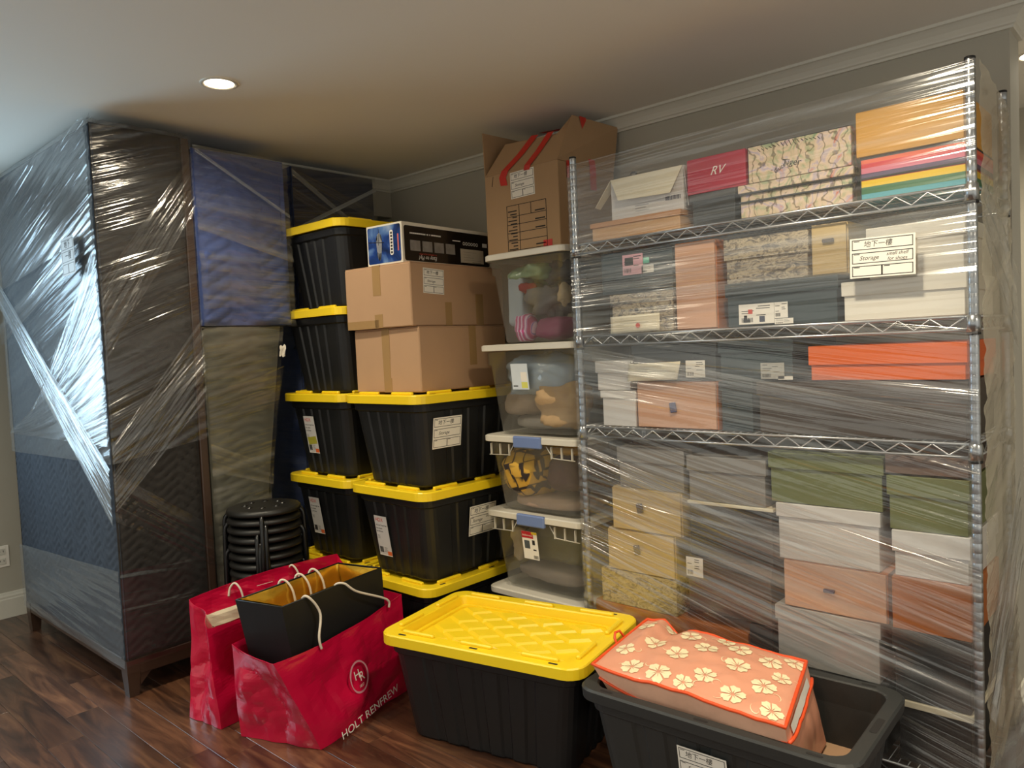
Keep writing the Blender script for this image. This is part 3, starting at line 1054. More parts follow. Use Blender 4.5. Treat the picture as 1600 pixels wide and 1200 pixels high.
g.build('data_panel', mat('panel_grey', '#c3b79f', .6, var=.05), spx)
g = MB()
for k, ww in enumerate((.12, .07, .05, .09)):
    g.box(.0013, .0016, .38, .38 + ww, .032 + k * .012, .0328 + k * .012)
g.box(.0010, .0014, .44, .50, .0215, .024)
g.build('panel_lines', mat('grey_ink', '#5e574c', .6), spx)
g = MB()
for k in range(6):
    cyl = [(.385 + k * .018 + .0075 * math.cos(a), .106 + .0075 * math.sin(a)) for a in [2 * PI * i / 14 for i in range(14)]]
    inn = [(.385 + k * .018 + .005 * math.cos(a), .106 + .005 * math.sin(a)) for a in [2 * PI * i / 14 for i in range(14)]]
    o_ = len(g.v)
    g.add([(.0014, a, b) for a, b in cyl] + [(.0014, a, b) for a, b in inn], [(i, (i + 1) % 14, 14 + (i + 1) % 14, 14 + i) for i in range(14)])
g.box(.001, .0014, .515, .548, .098, .116)
g.build('approval_marks', WHITEINK, spx)
g = MB()
for k in range(34):
    if random.random() < .85:
        g.box(.001, .0013, .045 + k * .0056, .049 + k * .0056, .122, .128)
for k in range(10):
    g.box(.001, .0013, .31 + k * .0052, .3145 + k * .0052, .112, .116)
g.build('fine_print', WHITEINK, spx)

# ================================================================== CLEAR BINS
def clear_plastic():
    m, nt, b, out = base_mat('clear_plastic')
    nt.nodes.remove(b)
    L = nt.links
    tr = N(nt, 'ShaderNodeBsdfTransparent')
    tr.inputs[0].default_value = (.90, .91, .90, 1)
    df = N(nt, 'ShaderNodeBsdfDiffuse')
    df.inputs[0].default_value = lin('#dedad2')
    tl = N(nt, 'ShaderNodeBsdfTranslucent')
    tl.inputs[0].default_value = lin('#dedad2')
    a = N(nt, 'ShaderNodeMixShader', i_0=.5)
    L.new(df.outputs[0], a.inputs[1])
    L.new(tl.outputs[0], a.inputs[2])
    m1 = N(nt, 'ShaderNodeMixShader', i_0=.19)
    L.new(tr.outputs[0], m1.inputs[1])
    L.new(a.outputs[0], m1.inputs[2])
    gl = N(nt, 'ShaderNodeBsdfGlossy', i_Roughness=.16)
    fr = skin(nt, 0.06, 0.55)
    m2 = N(nt, 'ShaderNodeMixShader')
    L.new(fr.outputs[0], m2.inputs[0])
    L.new(m1.outputs[0], m2.inputs[1])
    L.new(gl.outputs[0], m2.inputs[2])
    L.new(m2.outputs[0], out.inputs[0])
    return m


CLEAR = clear_plastic()
LIDW = mat('frosted_lid', '#cfcabd', .4, var=.03)
LATCH = mat('latch_blue', '#6b7fae', .4, var=.04)


def clear_bin(label, x0, x1, y0, y1, z0, h, latches=False):
    cx, cy = (x0 + x1) / 2, (y0 + y1) / 2
    hx, hy = (x1 - x0) / 2, (y1 - y0) / 2
    t = thing('clear_bin', label, 'storage bin', (cx, cy, z0), 0, 'clear plastic bins')
    g = MB()
    R = lambda d, z, r=.04: [(x, y, z) for x, y in rrect(hx - d, hy - d, r, 5)]
    g.loft([R(.058, .004), R(.052, .010), R(.026, h - .085), R(.019, h - .083), R(.017, h - .032), R(.006, h - .030)], (True, False), True)
    g.build('bin_body', CLEAR, t)
    l_ = MB()
    l_.loft([R(.004, h - .026), R(0, h - .024), R(0, h - .004), R(.006, h), R(.045, h + .001), R(.055, h - .006)], (False, True), False)
    lid = l_.build('lid', LIDW, t)
    if latches:
        la = MB()
        la.box(-.072, .072, -hy - .008, -hy + .010, h - .044, h + .003, .005)
        la.build('latch', LATCH, t)
        for s in (-1, 1):
            rb = MB()
            for k in range(3):
                xx = s * (.11 + k * .05)
                rb.box(xx - .0015, xx + .0015, -hy + .010, -hy + .020, h - .080, h - .034)
            rb.tube([(s * .085, -hy + .014, h - .034), (s * .115, -hy + .016, h - .078), (s * (hx - .03), -hy + .016, h - .082)], .002, 5)
            rb.build('rim_rib', LIDW, t)
    return t


CB = [('lowest clear bin of the stack, only its pale lid showing behind the yellow diamond lid', 1.715, 2.225, -.690, -.255, .0, .352, False),
      ('clear bin with red and white product label, holding olive and beige clothes', 1.712, 2.228, -.685, -.255, .354, .318, True),
      ('clear bin of yellow patterned cloth, blue latch on its rim', 1.722, 2.226, -.690, -.255, .674, .310, True),
      ('clear bin with a pale blue bag and product card, second from the top', 1.706, 2.222, -.672, -.255, .986, .366, False),
      ('topmost clear bin, stuffed with grey plush toys, under the taped moving box', 1.730, 2.165, -.650, -.235, 1.354, .366, False)]
bins = [clear_bin(*a) for a in CB]
# product labels
lb = MB().box(-.040, .040, -.058, .058, 0, .001).build('product_label', PAPER, bins[1])
lb.matrix_basis = frame((-.028, -.215 + .0245, .190), (1, 0, 0), (0, -.12, 1))
MB().box(-.040, .020, .030, .058, .001, .0014).build('red_header', mat('label_red', '#c22432', .5), lb)
MB().box(.012, .040, .048, .058, .0012, .0016).build('yellow_tab', mat('label_yellow', '#d9bf2e', .5), lb)
text(lb, 'Rubbermaid', .0105, Matrix.Translation((-.010, .042, .0016)), WHITEINK)
MB().box(-.030, -.002, -.014, .020, .001, .0014).build('picture_print', mat('print_grey', '#4a5258', .5, var=.6, vs=90), lb)
g = MB()
barcode(g, .012, .036, -.054, -.040, seed=9)
g.box(.012, .026, .004, .024, .001, .0013)
g.box(.014, .030, -.020, -.014, .001, .0013)
g.build('printed_marks', INK, lb)
pc = MB().box(-.044, .044, -.052, .052, 0, .001).build('product_card', mat('card_pale_blue', '#d3dde6', .5), bins[3])
pc.matrix_basis = frame((-.048, -.2085 + .0215, .235), (1, 0, 0), (0, -.10, 1))
MB().box(.006, .038, -.046, -.022, .001, .0014).build('yellow_patch', mat('patch_yellow', '#d8d86a', .5), pc)
MB().box(.006, .038, -.020, .018, .001, .0013).build('white_patch', WHITEINK, pc)
MB().box(-.038, -.014, -.040, -.036, .001, .0014).build('printed_line', INK, pc)


def garment(name, label, cat, cx, cy, cz, sx, sy, sz, m, seed, amp=.02, rz=0.0, ex=3.0):
    """a folded, wrinkled soft thing: superellipsoid with creases"""
    mb = MB()
    nu, nv = 40, 22
    vs = []

    def sp_(c, e):
        return math.copysign(abs(c) ** e, c)
    k = 2 / ex
    for j in range(nv + 1):
        v = -PI / 2 + PI * j / nv
        for i in range(nu):
            u = 2 * PI * i / nu
            p = Vector((sx / 2 * sp_(math.cos(v), k) * sp_(math.cos(u), k), sy / 2 * sp_(math.cos(v), k) * sp_(math.sin(u), k), sz / 2 * sp_(math.sin(v), k)))
            q = Vector((p.x * 9, p.y * 9, p.z * 22)) + Vector((seed, seed * 2, 0))
            w = noise.noise(q) + .6 * abs(noise.noise(q * 2.1)) + .3 * noise.noise(q * 4.3)
            p += p.normalized() * (amp * (w - .5))
            vs.append(p)
    fs = [(j * nu + i, j * nu + (i + 1) % nu, (j + 1) * nu + (i + 1) % nu, (j + 1) * nu + i) for j in range(nv) for i in range(nu)]
    mb.add(vs, fs, True)
    o = mb.build(name, m)
    o.location = (cx, cy, cz)
    o.rotation_euler = (0, 0, rz)
    return tag(o, label, cat)


def cloth(name, col, var=.18, vs=14):
    return mat(name, col, .85, var=var, vs=vs, bump=.35, bs=90, spec=.2)


def patches():
    m, nt, b, out = base_mat('yellow_patch_cloth')
    tc = N(nt, 'ShaderNodeTexCoord')
    mp = N(nt, 'ShaderNodeMapping')
    mp.inputs['Rotation'].default_value = (0, .25, 0)
    nt.links.new(tc.outputs['Object'], mp.inputs[0])
    br = N(nt, 'ShaderNodeTexVoronoi', i_Scale=19.0, i_Randomness=.45, distance='CHEBYCHEV')
    nt.links.new(mp.outputs[0], br.inputs['Vector'])
    r = ramp(nt, [(.0, '#d3ac4a'), (.40, '#c79c3c'), (.46, '#2b2120'), (1, '#2b2120')])
    nt.links.new(br.outputs['Distance'], r.inputs[0])
    nt.links.new(r.outputs[0], b.inputs['Base Color'])
    b.inputs['Roughness'].default_value = .9
    return m


def stripes_pink():
    m, nt, b, out = base_mat('pink_stripe_cloth')
    tc = N(nt, 'ShaderNodeTexCoord')
    w = N(nt, 'ShaderNodeTexWave', i_Scale=16.0, i_Distortion=1.0, wave_type='BANDS', bands_direction='X')
    nt.links.new(tc.outputs['Object'], w.inputs['Vector'])
    r = ramp(nt, [(.0, '#b9437a'), (.35, '#d98ab2'), (.55, '#8e77b8'), (.8, '#e3c2d8')], 'CONSTANT')
    nt.links.new(w.outputs[0], r.inputs[0])
    nt.links.new(r.outputs[0], b.inputs['Base Color'])
    b.inputs['Roughness'].default_value = .8
    return m


G = garment
# second bin: olive and beige
G('folded_sweater', 'olive folded sweater in the clear bin with the red label', 'clothing', 2.00, -.47, .535, .38, .30, .17, cloth('olive_cloth', '#6a6748'), 1.1)
G('folded_trousers', 'grey-mauve folded cloth at the bottom of the red-labelled clear bin', 'clothing', 1.975, -.47, .410, .385, .32, .075, cloth('mauve_grey_cloth', '#8d8078'), 2.2)
G('beige_scarf', 'beige crumpled scarf at the left of the red-labelled clear bin', 'clothing', 1.822, -.60, .525, .085, .05, .16, cloth('beige_cloth', '#c4b294'), 3.3, .022, .0, 2.2)
G('brown_shirt', 'brown cloth along the top of the red-labelled clear bin', 'clothing', 1.97, -.46, .635, .40, .31, .022, cloth('tan_cloth', '#a98a64'), 4.1, .008)
# third bin: yellow patches
G('patterned_blanket', 'yellow and brown patched cloth in the middle clear bin', 'clothing', 1.882, -.50, .830, .25, .34, .22, patches(), 5.5, .018)
G('maroon_sweater', 'dark maroon knit at the right of the middle clear bin', 'clothing', 2.085, -.49, .835, .20, .32, .16, cloth('maroon_cloth', '#4a3036'), 6.6, .018)
G('yellow_hat', 'yellow knitted cloth at the top right of the middle clear bin', 'clothing', 2.08, -.49, .925, .17, .28, .045, cloth('mustard_cloth', '#b98f38'), 7.7, .014)
G('pink_beige_shirt', 'pinkish beige folded shirt at the bottom of the middle clear bin', 'clothing', 1.985, -.48, .712, .39, .33, .060, cloth('rose_beige_cloth', '#a8907e'), 8.8, .014)
# fourth bin
G('pale_blue_bag', 'pale blue plastic bag in the clear bin with the product card', 'plastic bag', 1.955, -.49, 1.215, .40, .30, .20, mat('blue_poly', '#a9bccf', .25, var=.2, vs=12, bump=.6, bs=40), 9.1, .03)
G('beige_linen', 'crumpled beige linen at the right of the clear bin with the product card', 'clothing', 2.075, -.57, 1.100, .23, .13, .20, cloth('linen_cloth', '#b59873'), 10.2, .03, .2)
G('grey_towel', 'grey folded towel at the bottom of the clear bin with the product card', 'clothing', 1.965, -.46, 1.030, .38, .30, .060, cloth('grey_cloth', '#97918a'), 11.3, .014)
G('taupe_sweater', 'taupe folded cloth at the left of the clear bin with the product card', 'clothing', 1.86, -.47, 1.11, .22, .32, .13, cloth('taupe_cloth', '#998775'), 12.4, .02)
# top bin: toys
G('plush_toy', 'grey plush toy in the middle of the topmost clear bin', 'soft toy', 1.970, -.50, 1.515, .22, .20, .17, cloth('plush_grey', '#77787c', .3), 13.1, .05, .3, 2.2)
G('plush_toy', 'dark grey plush toy at the upper right of the topmost clear bin', 'soft toy', 2.04, -.48, 1.630, .19, .18, .12, cloth('plush_dark', '#4c4e54', .3), 14.2, .04, .0, 2.2)
G('plush_toy', 'cream plush animal at the right edge of the topmost clear bin', 'soft toy', 2.095, -.57, 1.535, .05, .06, .10, cloth('plush_cream', '#b8a78c', .15), 15.2, .02, .0, 2.0)
G('striped_bag', 'pink and violet striped cloth bag at the bottom of the topmost clear bin', 'bag', 1.880, -.555, 1.420, .095, .10, .120, stripes_pink(), 16.3, .012)
G('magenta_cloth', 'magenta cloth at the bottom right of the topmost clear bin', 'clothing', 2.01, -.52, 1.410, .165, .16, .095, cloth('magenta_cloth', '#83335c'), 17.4, .014)
G('red_cloth', 'small red cloth behind the grey plush toys in the topmost clear bin', 'clothing', 1.905, -.56, 1.575, .09, .07, .06, cloth('red_cloth', '#99303a'), 18.5, .018, .4)
G('green_bag', 'green and white plastic bag at the top of the topmost clear bin', 'plastic bag', 1.900, -.50, 1.640, .22, .22, .09, mat('green_poly', '#8fae8c', .25, var=.45, vs=16, bump=.6, bs=40), 19.6, .035)
G('white_folder', 'pale blue striped folder at the left of the topmost clear bin', 'folder', 1.835, -.45, 1.540, .09, .28, .24, mat('folder_blue', '#a9b8c4', .5, var=.2, vs=10), 20.7, .008, .1, 8)

# ================================================================== MOVING BOX ON TOP
mv = thing('moving_box', 'brown carton with open flaps and red tape, on the topmost clear bin', 'cardboard box', (1.576, -.448, 1.724), 0)
mw, md, mh = .415, .40, .372
g = MB()
g.box(0, mw, 0, md, 0, mh, .003)
g.build('carton_body', KRAFTD, mv)


def slab(a, b, c, d, th, n):
    """a flap of thickness th between four corners"""
    n = Vector(n).normalized() * th
    p = [Vector(q) for q in (a, b, c, d)]
    return p + [q + n for q in p], [(0, 1, 2, 3), (7, 6, 5, 4), (0, 4, 5, 1), (1, 5, 6, 2), (2, 6, 7, 3), (3, 7, 4, 0)]


MB().add(*slab((.004, 0, mh), (mw - .004, 0, mh), (mw - .055, .075, mh + .125), (.055, .085, mh + .145), .004, (0, 1, -1))).build('flap', KRAFTD, mv)
MB().add(*slab((0, .002, mh), (0, md, mh), (-.012, md + .02, mh + .205), (-.022, .02, mh + .200), .004, (1, 0, 0))).build('flap', KRAFTD, mv)
MB().add(*slab((mw, .0, mh), (mw, md, mh), (mw + .010, md + .03, mh + .200), (mw - .030, .150, mh + .212), .004, (-1, 0, 0))).build('flap', KRAFTD, mv)
MB().add(*slab((mw - .002, .0, mh), (mw - .002, .06, mh), (mw - .035, .15, mh + .205), (mw - .055, .076, mh + .126), .003, (-1, 0, 0))).build('folded_corner', KRAFTD, mv)
MB().add(*slab((.006, md, mh), (mw - .006, md, mh), (mw - .05, md - .10, mh + .185), (.03, md - .10, mh + .185), .004, (0, -1, 0))).build('flap', KRAFTD, mv)
MB().add(*slab((.056, .088, mh + .147), (mw - .056, .078, mh + .128), (mw - .05, md - .11, mh + .188), (.03, md - .11, mh + .188), .003, (0, 0, -1))).build('inner_flap', KRAFTD, mv)


def tape(pts, w, side):
    """ribbon along PTS, W wide towards SIDE"""
    mb = MB()
    s = Vector(side).normalized() * w
    vs, fs = [], []
    for p in pts:
        vs += [Vector(p), Vector(p) + s]
    for i in range(len(pts) - 1):
        fs.append((2 * i, 2 * i + 1, 2 * i + 3, 2 * i + 2))
    return mb.add(vs, fs)


ef = -.0022
tape([(.098, ef, mh - .055), (.090, ef, mh - .02), (.108, -.004, mh + .006), (.165, .038, mh + .073), (.215, .080, mh + .150), (.24, .16, mh + .168)], .040, (1, 0, -.1)).build('red_tape', REDTAPE, mv)
tape([(.232, ef, mh - .012), (.240, -.004, mh + .006), (.275, .036, mh + .070), (.310, .074, mh + .142), (.33, .16, mh + .168)], .034, (1, 0, -.1)).build('red_tape', REDTAPE, mv)
tape([(mw + .004, .055, mh - .07), (mw + .004, .055, mh - .01), (mw - .020, .085, mh + .080), (mw - .040, .100, mh + .150), (.24, .100, mh + .160)], .036, (0, 1, .1)).build('red_tape', REDTAPE, mv)
tape([(mw + .004, .215, mh - .10), (mw + .004, .215, mh), (mw - .004, .200, mh + .10), (mw - .018, .185, mh + .211)], .045, (0, 1, .02)).build('red_tape', REDTAPE, mv)
MB().box(.325, .372, -.0012, 0, .010, .055).build('red_tape', REDTAPE, mv)
moving_label(mv, frame((.222, -.0009, mh - .065), (1, 0, .02), (-.02, 0, 1)), .135, .112, 'Storage')
g = MB()
lw_ = .0022
X = lambda a, b, c, d: g.box(a, b, -.0012, 0, c, d)
for z in (.222, .175, .140, .105, .070, .030):
    X(.125 if z != .030 else .125, .345, z, z + lw_)
for x in (.125, .195, .345):
    X(x, x + lw_, .0, .224)
X(.262, .262 + lw_, .175, .224)
for k in range(13):
    X(.133 + .012 * (k % 3), .182, .196 - k * .0135, .2005 - k * .0135)
for k, z in enumerate((.182, .147, .112, .042)):
    X(.285, .338, z, z + .005)
g.build('printed_form', INK, mv)
g = MB()
for (z0, z1) in ((mh - .06, mh - .005),):
    g.tube([(.045, -.0004, mh - .05), (.052, -.0004, mh - .01), (.062, .010, mh + .006)], .0015, 4)
g.build('slit', INK, mv)

# ================================================================== STOOLS
STOOL = mat('stool_black', '#0d0d0e', 0.28, var=0.05, vs=30, coat=.2)
STSEAT = mat('stool_seat', '#1b1a18', 0.42, var=0.08, vs=30, bump=.1, bs=400)


def make_stool():
    t = thing('stacking_stool', 'x', 'stool', (0, 0, 0), 0, 'stack of black stools')
    zt, R = .45, .155
    MB().lathe([(.0005, zt), (.09, zt), (.138, zt - .001), (.148, zt - .004), (R, zt - .012), (R, zt - .024), (R - .004, zt - .026), (R - .006, zt - .013), (.14, zt - .009), (.0005, zt - .008)], 40).build('seat', STSEAT, t)
    for k in range(8):
        a = 2 * PI * k / 8
        g = MB()
        g.lathe([(.007, zt + .0002), (.009, zt + .003), (.0125, zt + .0035), (.0145, zt + .0002)], 12)
        o = g.build('seat_hole_rim', STOOL, t)
        o.location = (.078 * math.cos(a), .078 * math.sin(a), 0)
    g = MB()
    for k in range(8):
        a = 2 * PI * k / 8
        g.loft([[(.078 * math.cos(a) + .0075 * math.cos(b), .078 * math.sin(a) + .0075 * math.sin(b), zt + z) for b in [2 * PI * i / 10 for i in range(10)]] for z in (.0002, .0006)], (True, True), False)
    g.build('seat_holes', INK, t)['kind'] = 'stuff'
    for k in range(4):
        a = PI / 4 + PI / 2 * k
        ca, sa = math.cos(a), math.sin(a)
        pts = []
        for (r, z) in ((.02, .428), (.10, .428), (.136, .426), (.152, .420), (.160, .408), (.163, .39), (.167, .25), (.172, .012)):
            pts.append((r * ca, r * sa, z))
        l_ = MB().tube(pts, .0095, 8).build('leg', STOOL, t)
        MB().lathe([(.0005, 0), (.011, 0), (.012, .004), (.012, .022), (.010, .026)], 10).build('foot_cap', BLACKRUB, l_, (.1722 * ca, .1722 * sa, 0))
    return t


SCX, SCY = .930, -1.245
names8 = ['topmost black stool of the stack, its round seat with raised holes in full view', 'second black stool from the top of the stack beside the grey bundle', 'third black stool from the top of the stack beside the grey bundle', 'fourth black stool from the top of the stack beside the grey bundle',
          'fifth black stool from the top of the stack beside the grey bundle', 'sixth black stool from the top of the stack beside the grey bundle', 'seventh black stool from the top, near the red bag rim', 'bottom black stool of the stack, standing on the floor behind the red bags']
st = make_stool()
rots = [.20, .29, .06, .12, .30, .25, .08, .18]
for k in range(8):
    o = st if k == 0 else copy_tree(st)
    o.location = (SCX, SCY, (7 - k) * .037)
    o.rotation_euler = (0, 0, rots[k])
    o['label'] = names8[k]

# ================================================================== SHOPPING BAGS
REDP = mat('red_gloss_paper', '#c4103c', 0.2, var=.10, vs=5, bump=0, coat=.35)
ROPE = mat('white_rope', '#d8cdbb', .8, var=.15, vs=200)
BLKP = mat('black_card', '#111214', .55, var=.05)
GOLD = mat('gold_foil', '#e6b73f', .22, .78, var=.25, vs=14, bump=1.0, bs=11)


def lerp(a, b, t):
    return a + (b - a) * t


def bag_shell(bot, top, n=16, nv=22, amp=.012, seed=0.0, inset=0.0, dents=(), sag=(0, 0, 0, 0)):
    """open paper sack from 4 bottom to 4 top corners (counter-clockwise), creased"""
    bot, top = [Vector(p) for p in bot], [Vector(p) for p in top]
    rings = []
    for j in range(nv + 1):
        t = j / nv
        c = [bot[i].lerp(top[i], t) for i in range(4)]
        cen = sum(c, Vector()) / 4
        ring = []
        for i in range(4):
            a, b = c[i], c[(i + 1) % 4]
            nor = Vector(((b - a).y, -(b - a).x, 0)).normalized()
            for k in range(n):
                f = k / n
                p = a.lerp(b, f)
                q = p * 5.5 + Vector((seed, 0, seed * .3))
                w = noise.noise(q) + .7 * (abs(noise.noise(q * 1.9)) - .3) + .14 * (abs(noise.noise(q * 4.2)) - .2)
                edge = min(1, 4 * f * (1 - f) + .25)
                p = p + nor * (amp * w * edge * (.35 + .65 * math.sin(PI * min(1, t * .96 + .04)) ** .5) - inset)
                for (di, df, dt, rad, dep) in dents:
                    if di == i:
                        dd = ((f - df) ** 2 + ((t - dt) * 1.0) ** 2) / rad ** 2
                        p = p - nor * (dep * math.exp(-dd))
                if inset:
                    c_ = (cen - p)
                    c_.z = 0
                    p = p + c_.normalized() * inset
                p.z -= sag[i] * 4 * f * (1 - f) * t ** 3
                ring.append(p)
        rings.append(ring)
    return rings


def spline(pts, n=8):
    pts = [Vector(p) for p in pts]
    out = []
    for i in range(len(pts) - 1):
        p0, p1, p2, p3 = pts[max(i - 1, 0)], pts[i], pts[i + 1], pts[min(i + 2, len(pts) - 1)]
        for k in range(n):
            t = k / n
            out.append(.5 * ((2 * p1) + (p2 - p0) * t + (2 * p0 - 5 * p1 + 4 * p2 - p3) * t * t + (3 * p1 - p0 - 3 * p2 + p3) * t ** 3))
    return out + [pts[-1]]


def solid(o, th, off=-1):
    md_ = o.modifiers.new('thickness', 'SOLIDIFY')
    md_.thickness = th
    md_.offset = off
    return o


# back red bag
bb = thing('shopping_bag', 'crumpled red paper shopping bag with cream inside, nearest the wardrobe', 'shopping bag', (0, 0, 0), 0, 'red paper shopping bags')
bot = [(1.108, -1.700, .001), (1.300, -1.672, .001), (1.225, -1.035, .001), (1.105, -1.035, .001)]
top = [(1.092, -1.665, .440), (1.275, -1.690, .372), (1.230, -1.020, .400), (1.110, -1.010, .466)]
dn = [(0, .5, .80, .28, .050), (0, .35, .3, .22, .022), (1, .2, .55, .25, .02)]
rg = bag_shell(bot, top, 22, 34, .034, 3.0, 0, dn, (-.0, .02, 0, -.016))
solid(MB().loft(rg, (True, False), False).build('paper_sack', REDP, bb), .0015)
rl = bag_shell(bot, top, 22, 34, .034, 3.0, .009, dn, (-.0, .02, 0, -.016))
MB().loft(rl[24:29], (False, False), False).build('cream_lining', CREAM, bb)
for (yy, zz) in ((-1.50, .446), (-1.245, .456)):
    c0 = Vector((1.108, yy, zz))
    MB().tube(spline([c0 + Vector((-.010, -.012, -.035)), c0 + Vector((-.010, -.004, -.004)), c0 + Vector((.004, .010, .014)), c0 + Vector((.022, .022, -.010)), c0 + Vector((.030, .028, -.050)), c0 + Vector((.034, .030, -.085))]), .0042, 6).build('rope_handle', ROPE, bb)
MB().box(1.1145, 1.116, -1.40, -1.33, .425, .4262).build('painted_glint', WHITEINK, bb)  # white strip painted in as a glint on the creased paper

# front red bag
fb = thing('shopping_bag', 'red paper shopping bag with round white logo, holding the black gift bag', 'shopping bag', (0, 0, 0), 0, 'red paper shopping bags')
bot = [(1.405, -1.648, .001), (1.712, -1.528, .001), (1.600, -1.030, .001), (1.290, -1.040, .001)]
top = [(1.395, -1.660, .335), (1.700, -1.675, .345), (1.560, -1.020, .372), (1.262, -1.035, .372)]
dn = [(0, .72, .48, .28, .016), (0, .3, .2, .3, -.022), (1, .25, .25, .3, -.018)]
rg = bag_shell(bot, top, 24, 34, .030, 8.0, 0, dn, (.012, .022, 0, 0))
for ring in rg[-7:]:
    pass
sack = solid(MB().loft(rg, (True, False), False).build('paper_sack', REDP, fb), .0015)
P0, P1 = Vector(bot[1]).lerp(Vector(bot[2]), .50), Vector(top[1]).lerp(Vector(top[2]), .50)
udir = (Vector(bot[2]) - Vector(bot[1])).normalized()
vdir = (P1 - P0).normalized()
LM = lambda f, z, off=.012: frame(Vector(bot[1]).lerp(Vector(bot[2]), f).lerp(Vector(top[1]).lerp(Vector(top[2]), f), z) + udir.cross(vdir) * off, udir, vdir)
lg = MB()
n_ = 40
oc = [(.052 * (1 + .03 * math.sin(3 * a + 1)) * math.cos(a), .058 * math.sin(a)) for a in [2 * PI * k / n_ for k in range(n_)]]
ic = [(.045 * (1 + .04 * math.sin(2 * a)) * math.cos(a), .051 * math.sin(a)) for a in [2 * PI * k / n_ for k in range(n_)]]
lg.add([(a, b, 0) for a, b in oc] + [(a, b, 0) for a, b in ic], [(i, (i + 1) % n_, n_ + (i + 1) % n_, n_ + i) for i in range(n_)])
lgo = lg.build('logo_ring', mat('pale_pink_ink', '#dc9aa6', .5, var=.05), fb)
lgo.matrix_basis = LM(.47, .47, .026)
text(lgo, 'H', .046, Matrix.Translation((-.010, .010, .0004)), WHITEINK)
text(lgo, 'R', .046, Matrix.Translation((.013, -.004, .0006)), WHITEINK)
text(lgo, '1837', .014, Matrix.Translation((.002, -.034, .0004)), WHITEINK)
tx = text(fb, 'HOLT RENFREW', .038, LM(.50, .070, .022), WHITEINK, sx=1.25)

# black gift bag inside it
gb = thing('gift_bag', 'black stiff gift bag with gold foil inside, standing in the front red bag', 'gift bag', (0, 0, 0))
bot = [(1.430, -1.560, .004), (1.620, -1.510, .004), (1.545, -1.085, .004), (1.350, -1.110, .004)]
top = [(1.433, -1.655, .500), (1.645, -1.600, .500), (1.555, -1.108, .500), (1.345, -1.165, .500)]
rg = bag_shell(bot, top, 8, 6, .0015, 1.0)
solid(MB().loft(rg, (True, False), False).build('card_sack', BLKP, gb), .002)
rl = bag_shell(bot, top, 22, 20, .030, 5.0, .012)
MB().loft(rl[3:20] + [[p.lerp(q, .6) for p, q in zip(rl[20], bag_shell(bot, top, 22, 20, 0, 5.0, .004)[20])]], (True, False), True).build('gold_lining', GOLD, gb)
rim = MB()
tv = [Vector(p) for p in top]
for i in range(4):
    a, b = tv[i], tv[(i + 1) % 4]
    nor = Vector(((b - a).y, -(b - a).x, 0)).normalized()
    rim.tube([a - nor * .002, b - nor * .002], .0025, 4)
rim.build('rim_edge', BLKP, gb)
# front red bag's rope handle thrown over the black bag, and the ropes inside
Fp = lambda f, z: Vector((1.712, -1.528, .001)).lerp(Vector((1.600, -1.030, .001)), f).lerp(Vector((1.700, -1.675, .345)).lerp(Vector((1.560, -1.020, .372)), f), z)
K = lambda f, dx, z: tv[1].lerp(tv[2], f) + Vector((dx, .2 * dx, z - .5))


n1 = Vector((.0, 0, 0))
MB().tube(spline([Fp(.30, .95) + Vector((.014, 0, -.012)), Fp(.30, 1.0) + Vector((.012, 0, .012)), K(.28, .030, .44), K(.22, .012, .502), K(.21, -.018, .492), K(.24, -.05, .40), K(.26, -.06, .30)]), .0045, 6).build('rope_handle', ROPE, fb)
MB().tube(spline([Fp(.86, .97) + Vector((.012, 0, -.006)), Fp(.84, 1.0) + Vector((.012, 0, .020)), K(.66, .026, .46), K(.56, .010, .503), K(.52, -.02, .490), K(.50, -.05, .40), K(.5, -.06, .30)]), .0045, 6).build('rope_handle', ROPE, fb)
Kb = lambda f, dx, z: tv[0].lerp(tv[3], f) + Vector((dx, .2 * dx, z - .5))
for f in (.44, .60, .74):
    MB().tube(spline([Kb(f - .05, -.018, .44), Kb(f - .03, -.008, .505), Kb(f, .012, .505), Kb(f + .02, .035, .46), Kb(f + .03, .045, .36)]), .0045, 6).build('rope_handle', ROPE, gb)

# ================================================================== FLORAL STORAGE BAG IN THE OPEN TOTE
PEACH = mat('peach_vinyl', '#d8977a', .38, var=.08, vs=6, bump=.12, bs=40, coat=.1)
PEACHF = mat('flower_print', '#ecdcb4', .45, var=.12, vs=60)
PIPE = mat('orange_piping', '#e2501c', .5, var=.08)
fl = thing('floral_storage_bag', 'peach storage bag with cream flowers and orange piping, lying in the open black tote', 'storage bag', (0, 0, 0))
T4 = [Vector(p) for p in ((2.618, -1.172, .402), (3.196, -1.176, .392), (3.098, -.792, .400), (2.585, -.822, .425))]
B4 = [Vector(p) for p in ((2.700, -1.108, .215), (3.190, -1.108, .180), (3.150, -.795, .180), (2.690, -.795, .215))]


def topf(s, t):
    p = (T4[0] * (1 - s) + T4[1] * s) * (1 - t) + (T4[3] * (1 - s) + T4[2] * s) * t
    b = .030 * (4 * s * (1 - s)) ** .5 * (4 * t * (1 - t)) ** .6
    w = .012 * fbm(p.x * 5, p.y * 6, 2.0, 3) * min(1, 8 * s * (1 - s)) + .018 * math.exp(-((s - .13) / .05) ** 2) * t
    return p + Vector((0, 0, b + w - .022 * math.exp(-((s - .22) / .06) ** 2) * t))


tp = MB()
tp.grid(topf, 60, 40)
tp.build('top_panel', PEACH, fl)


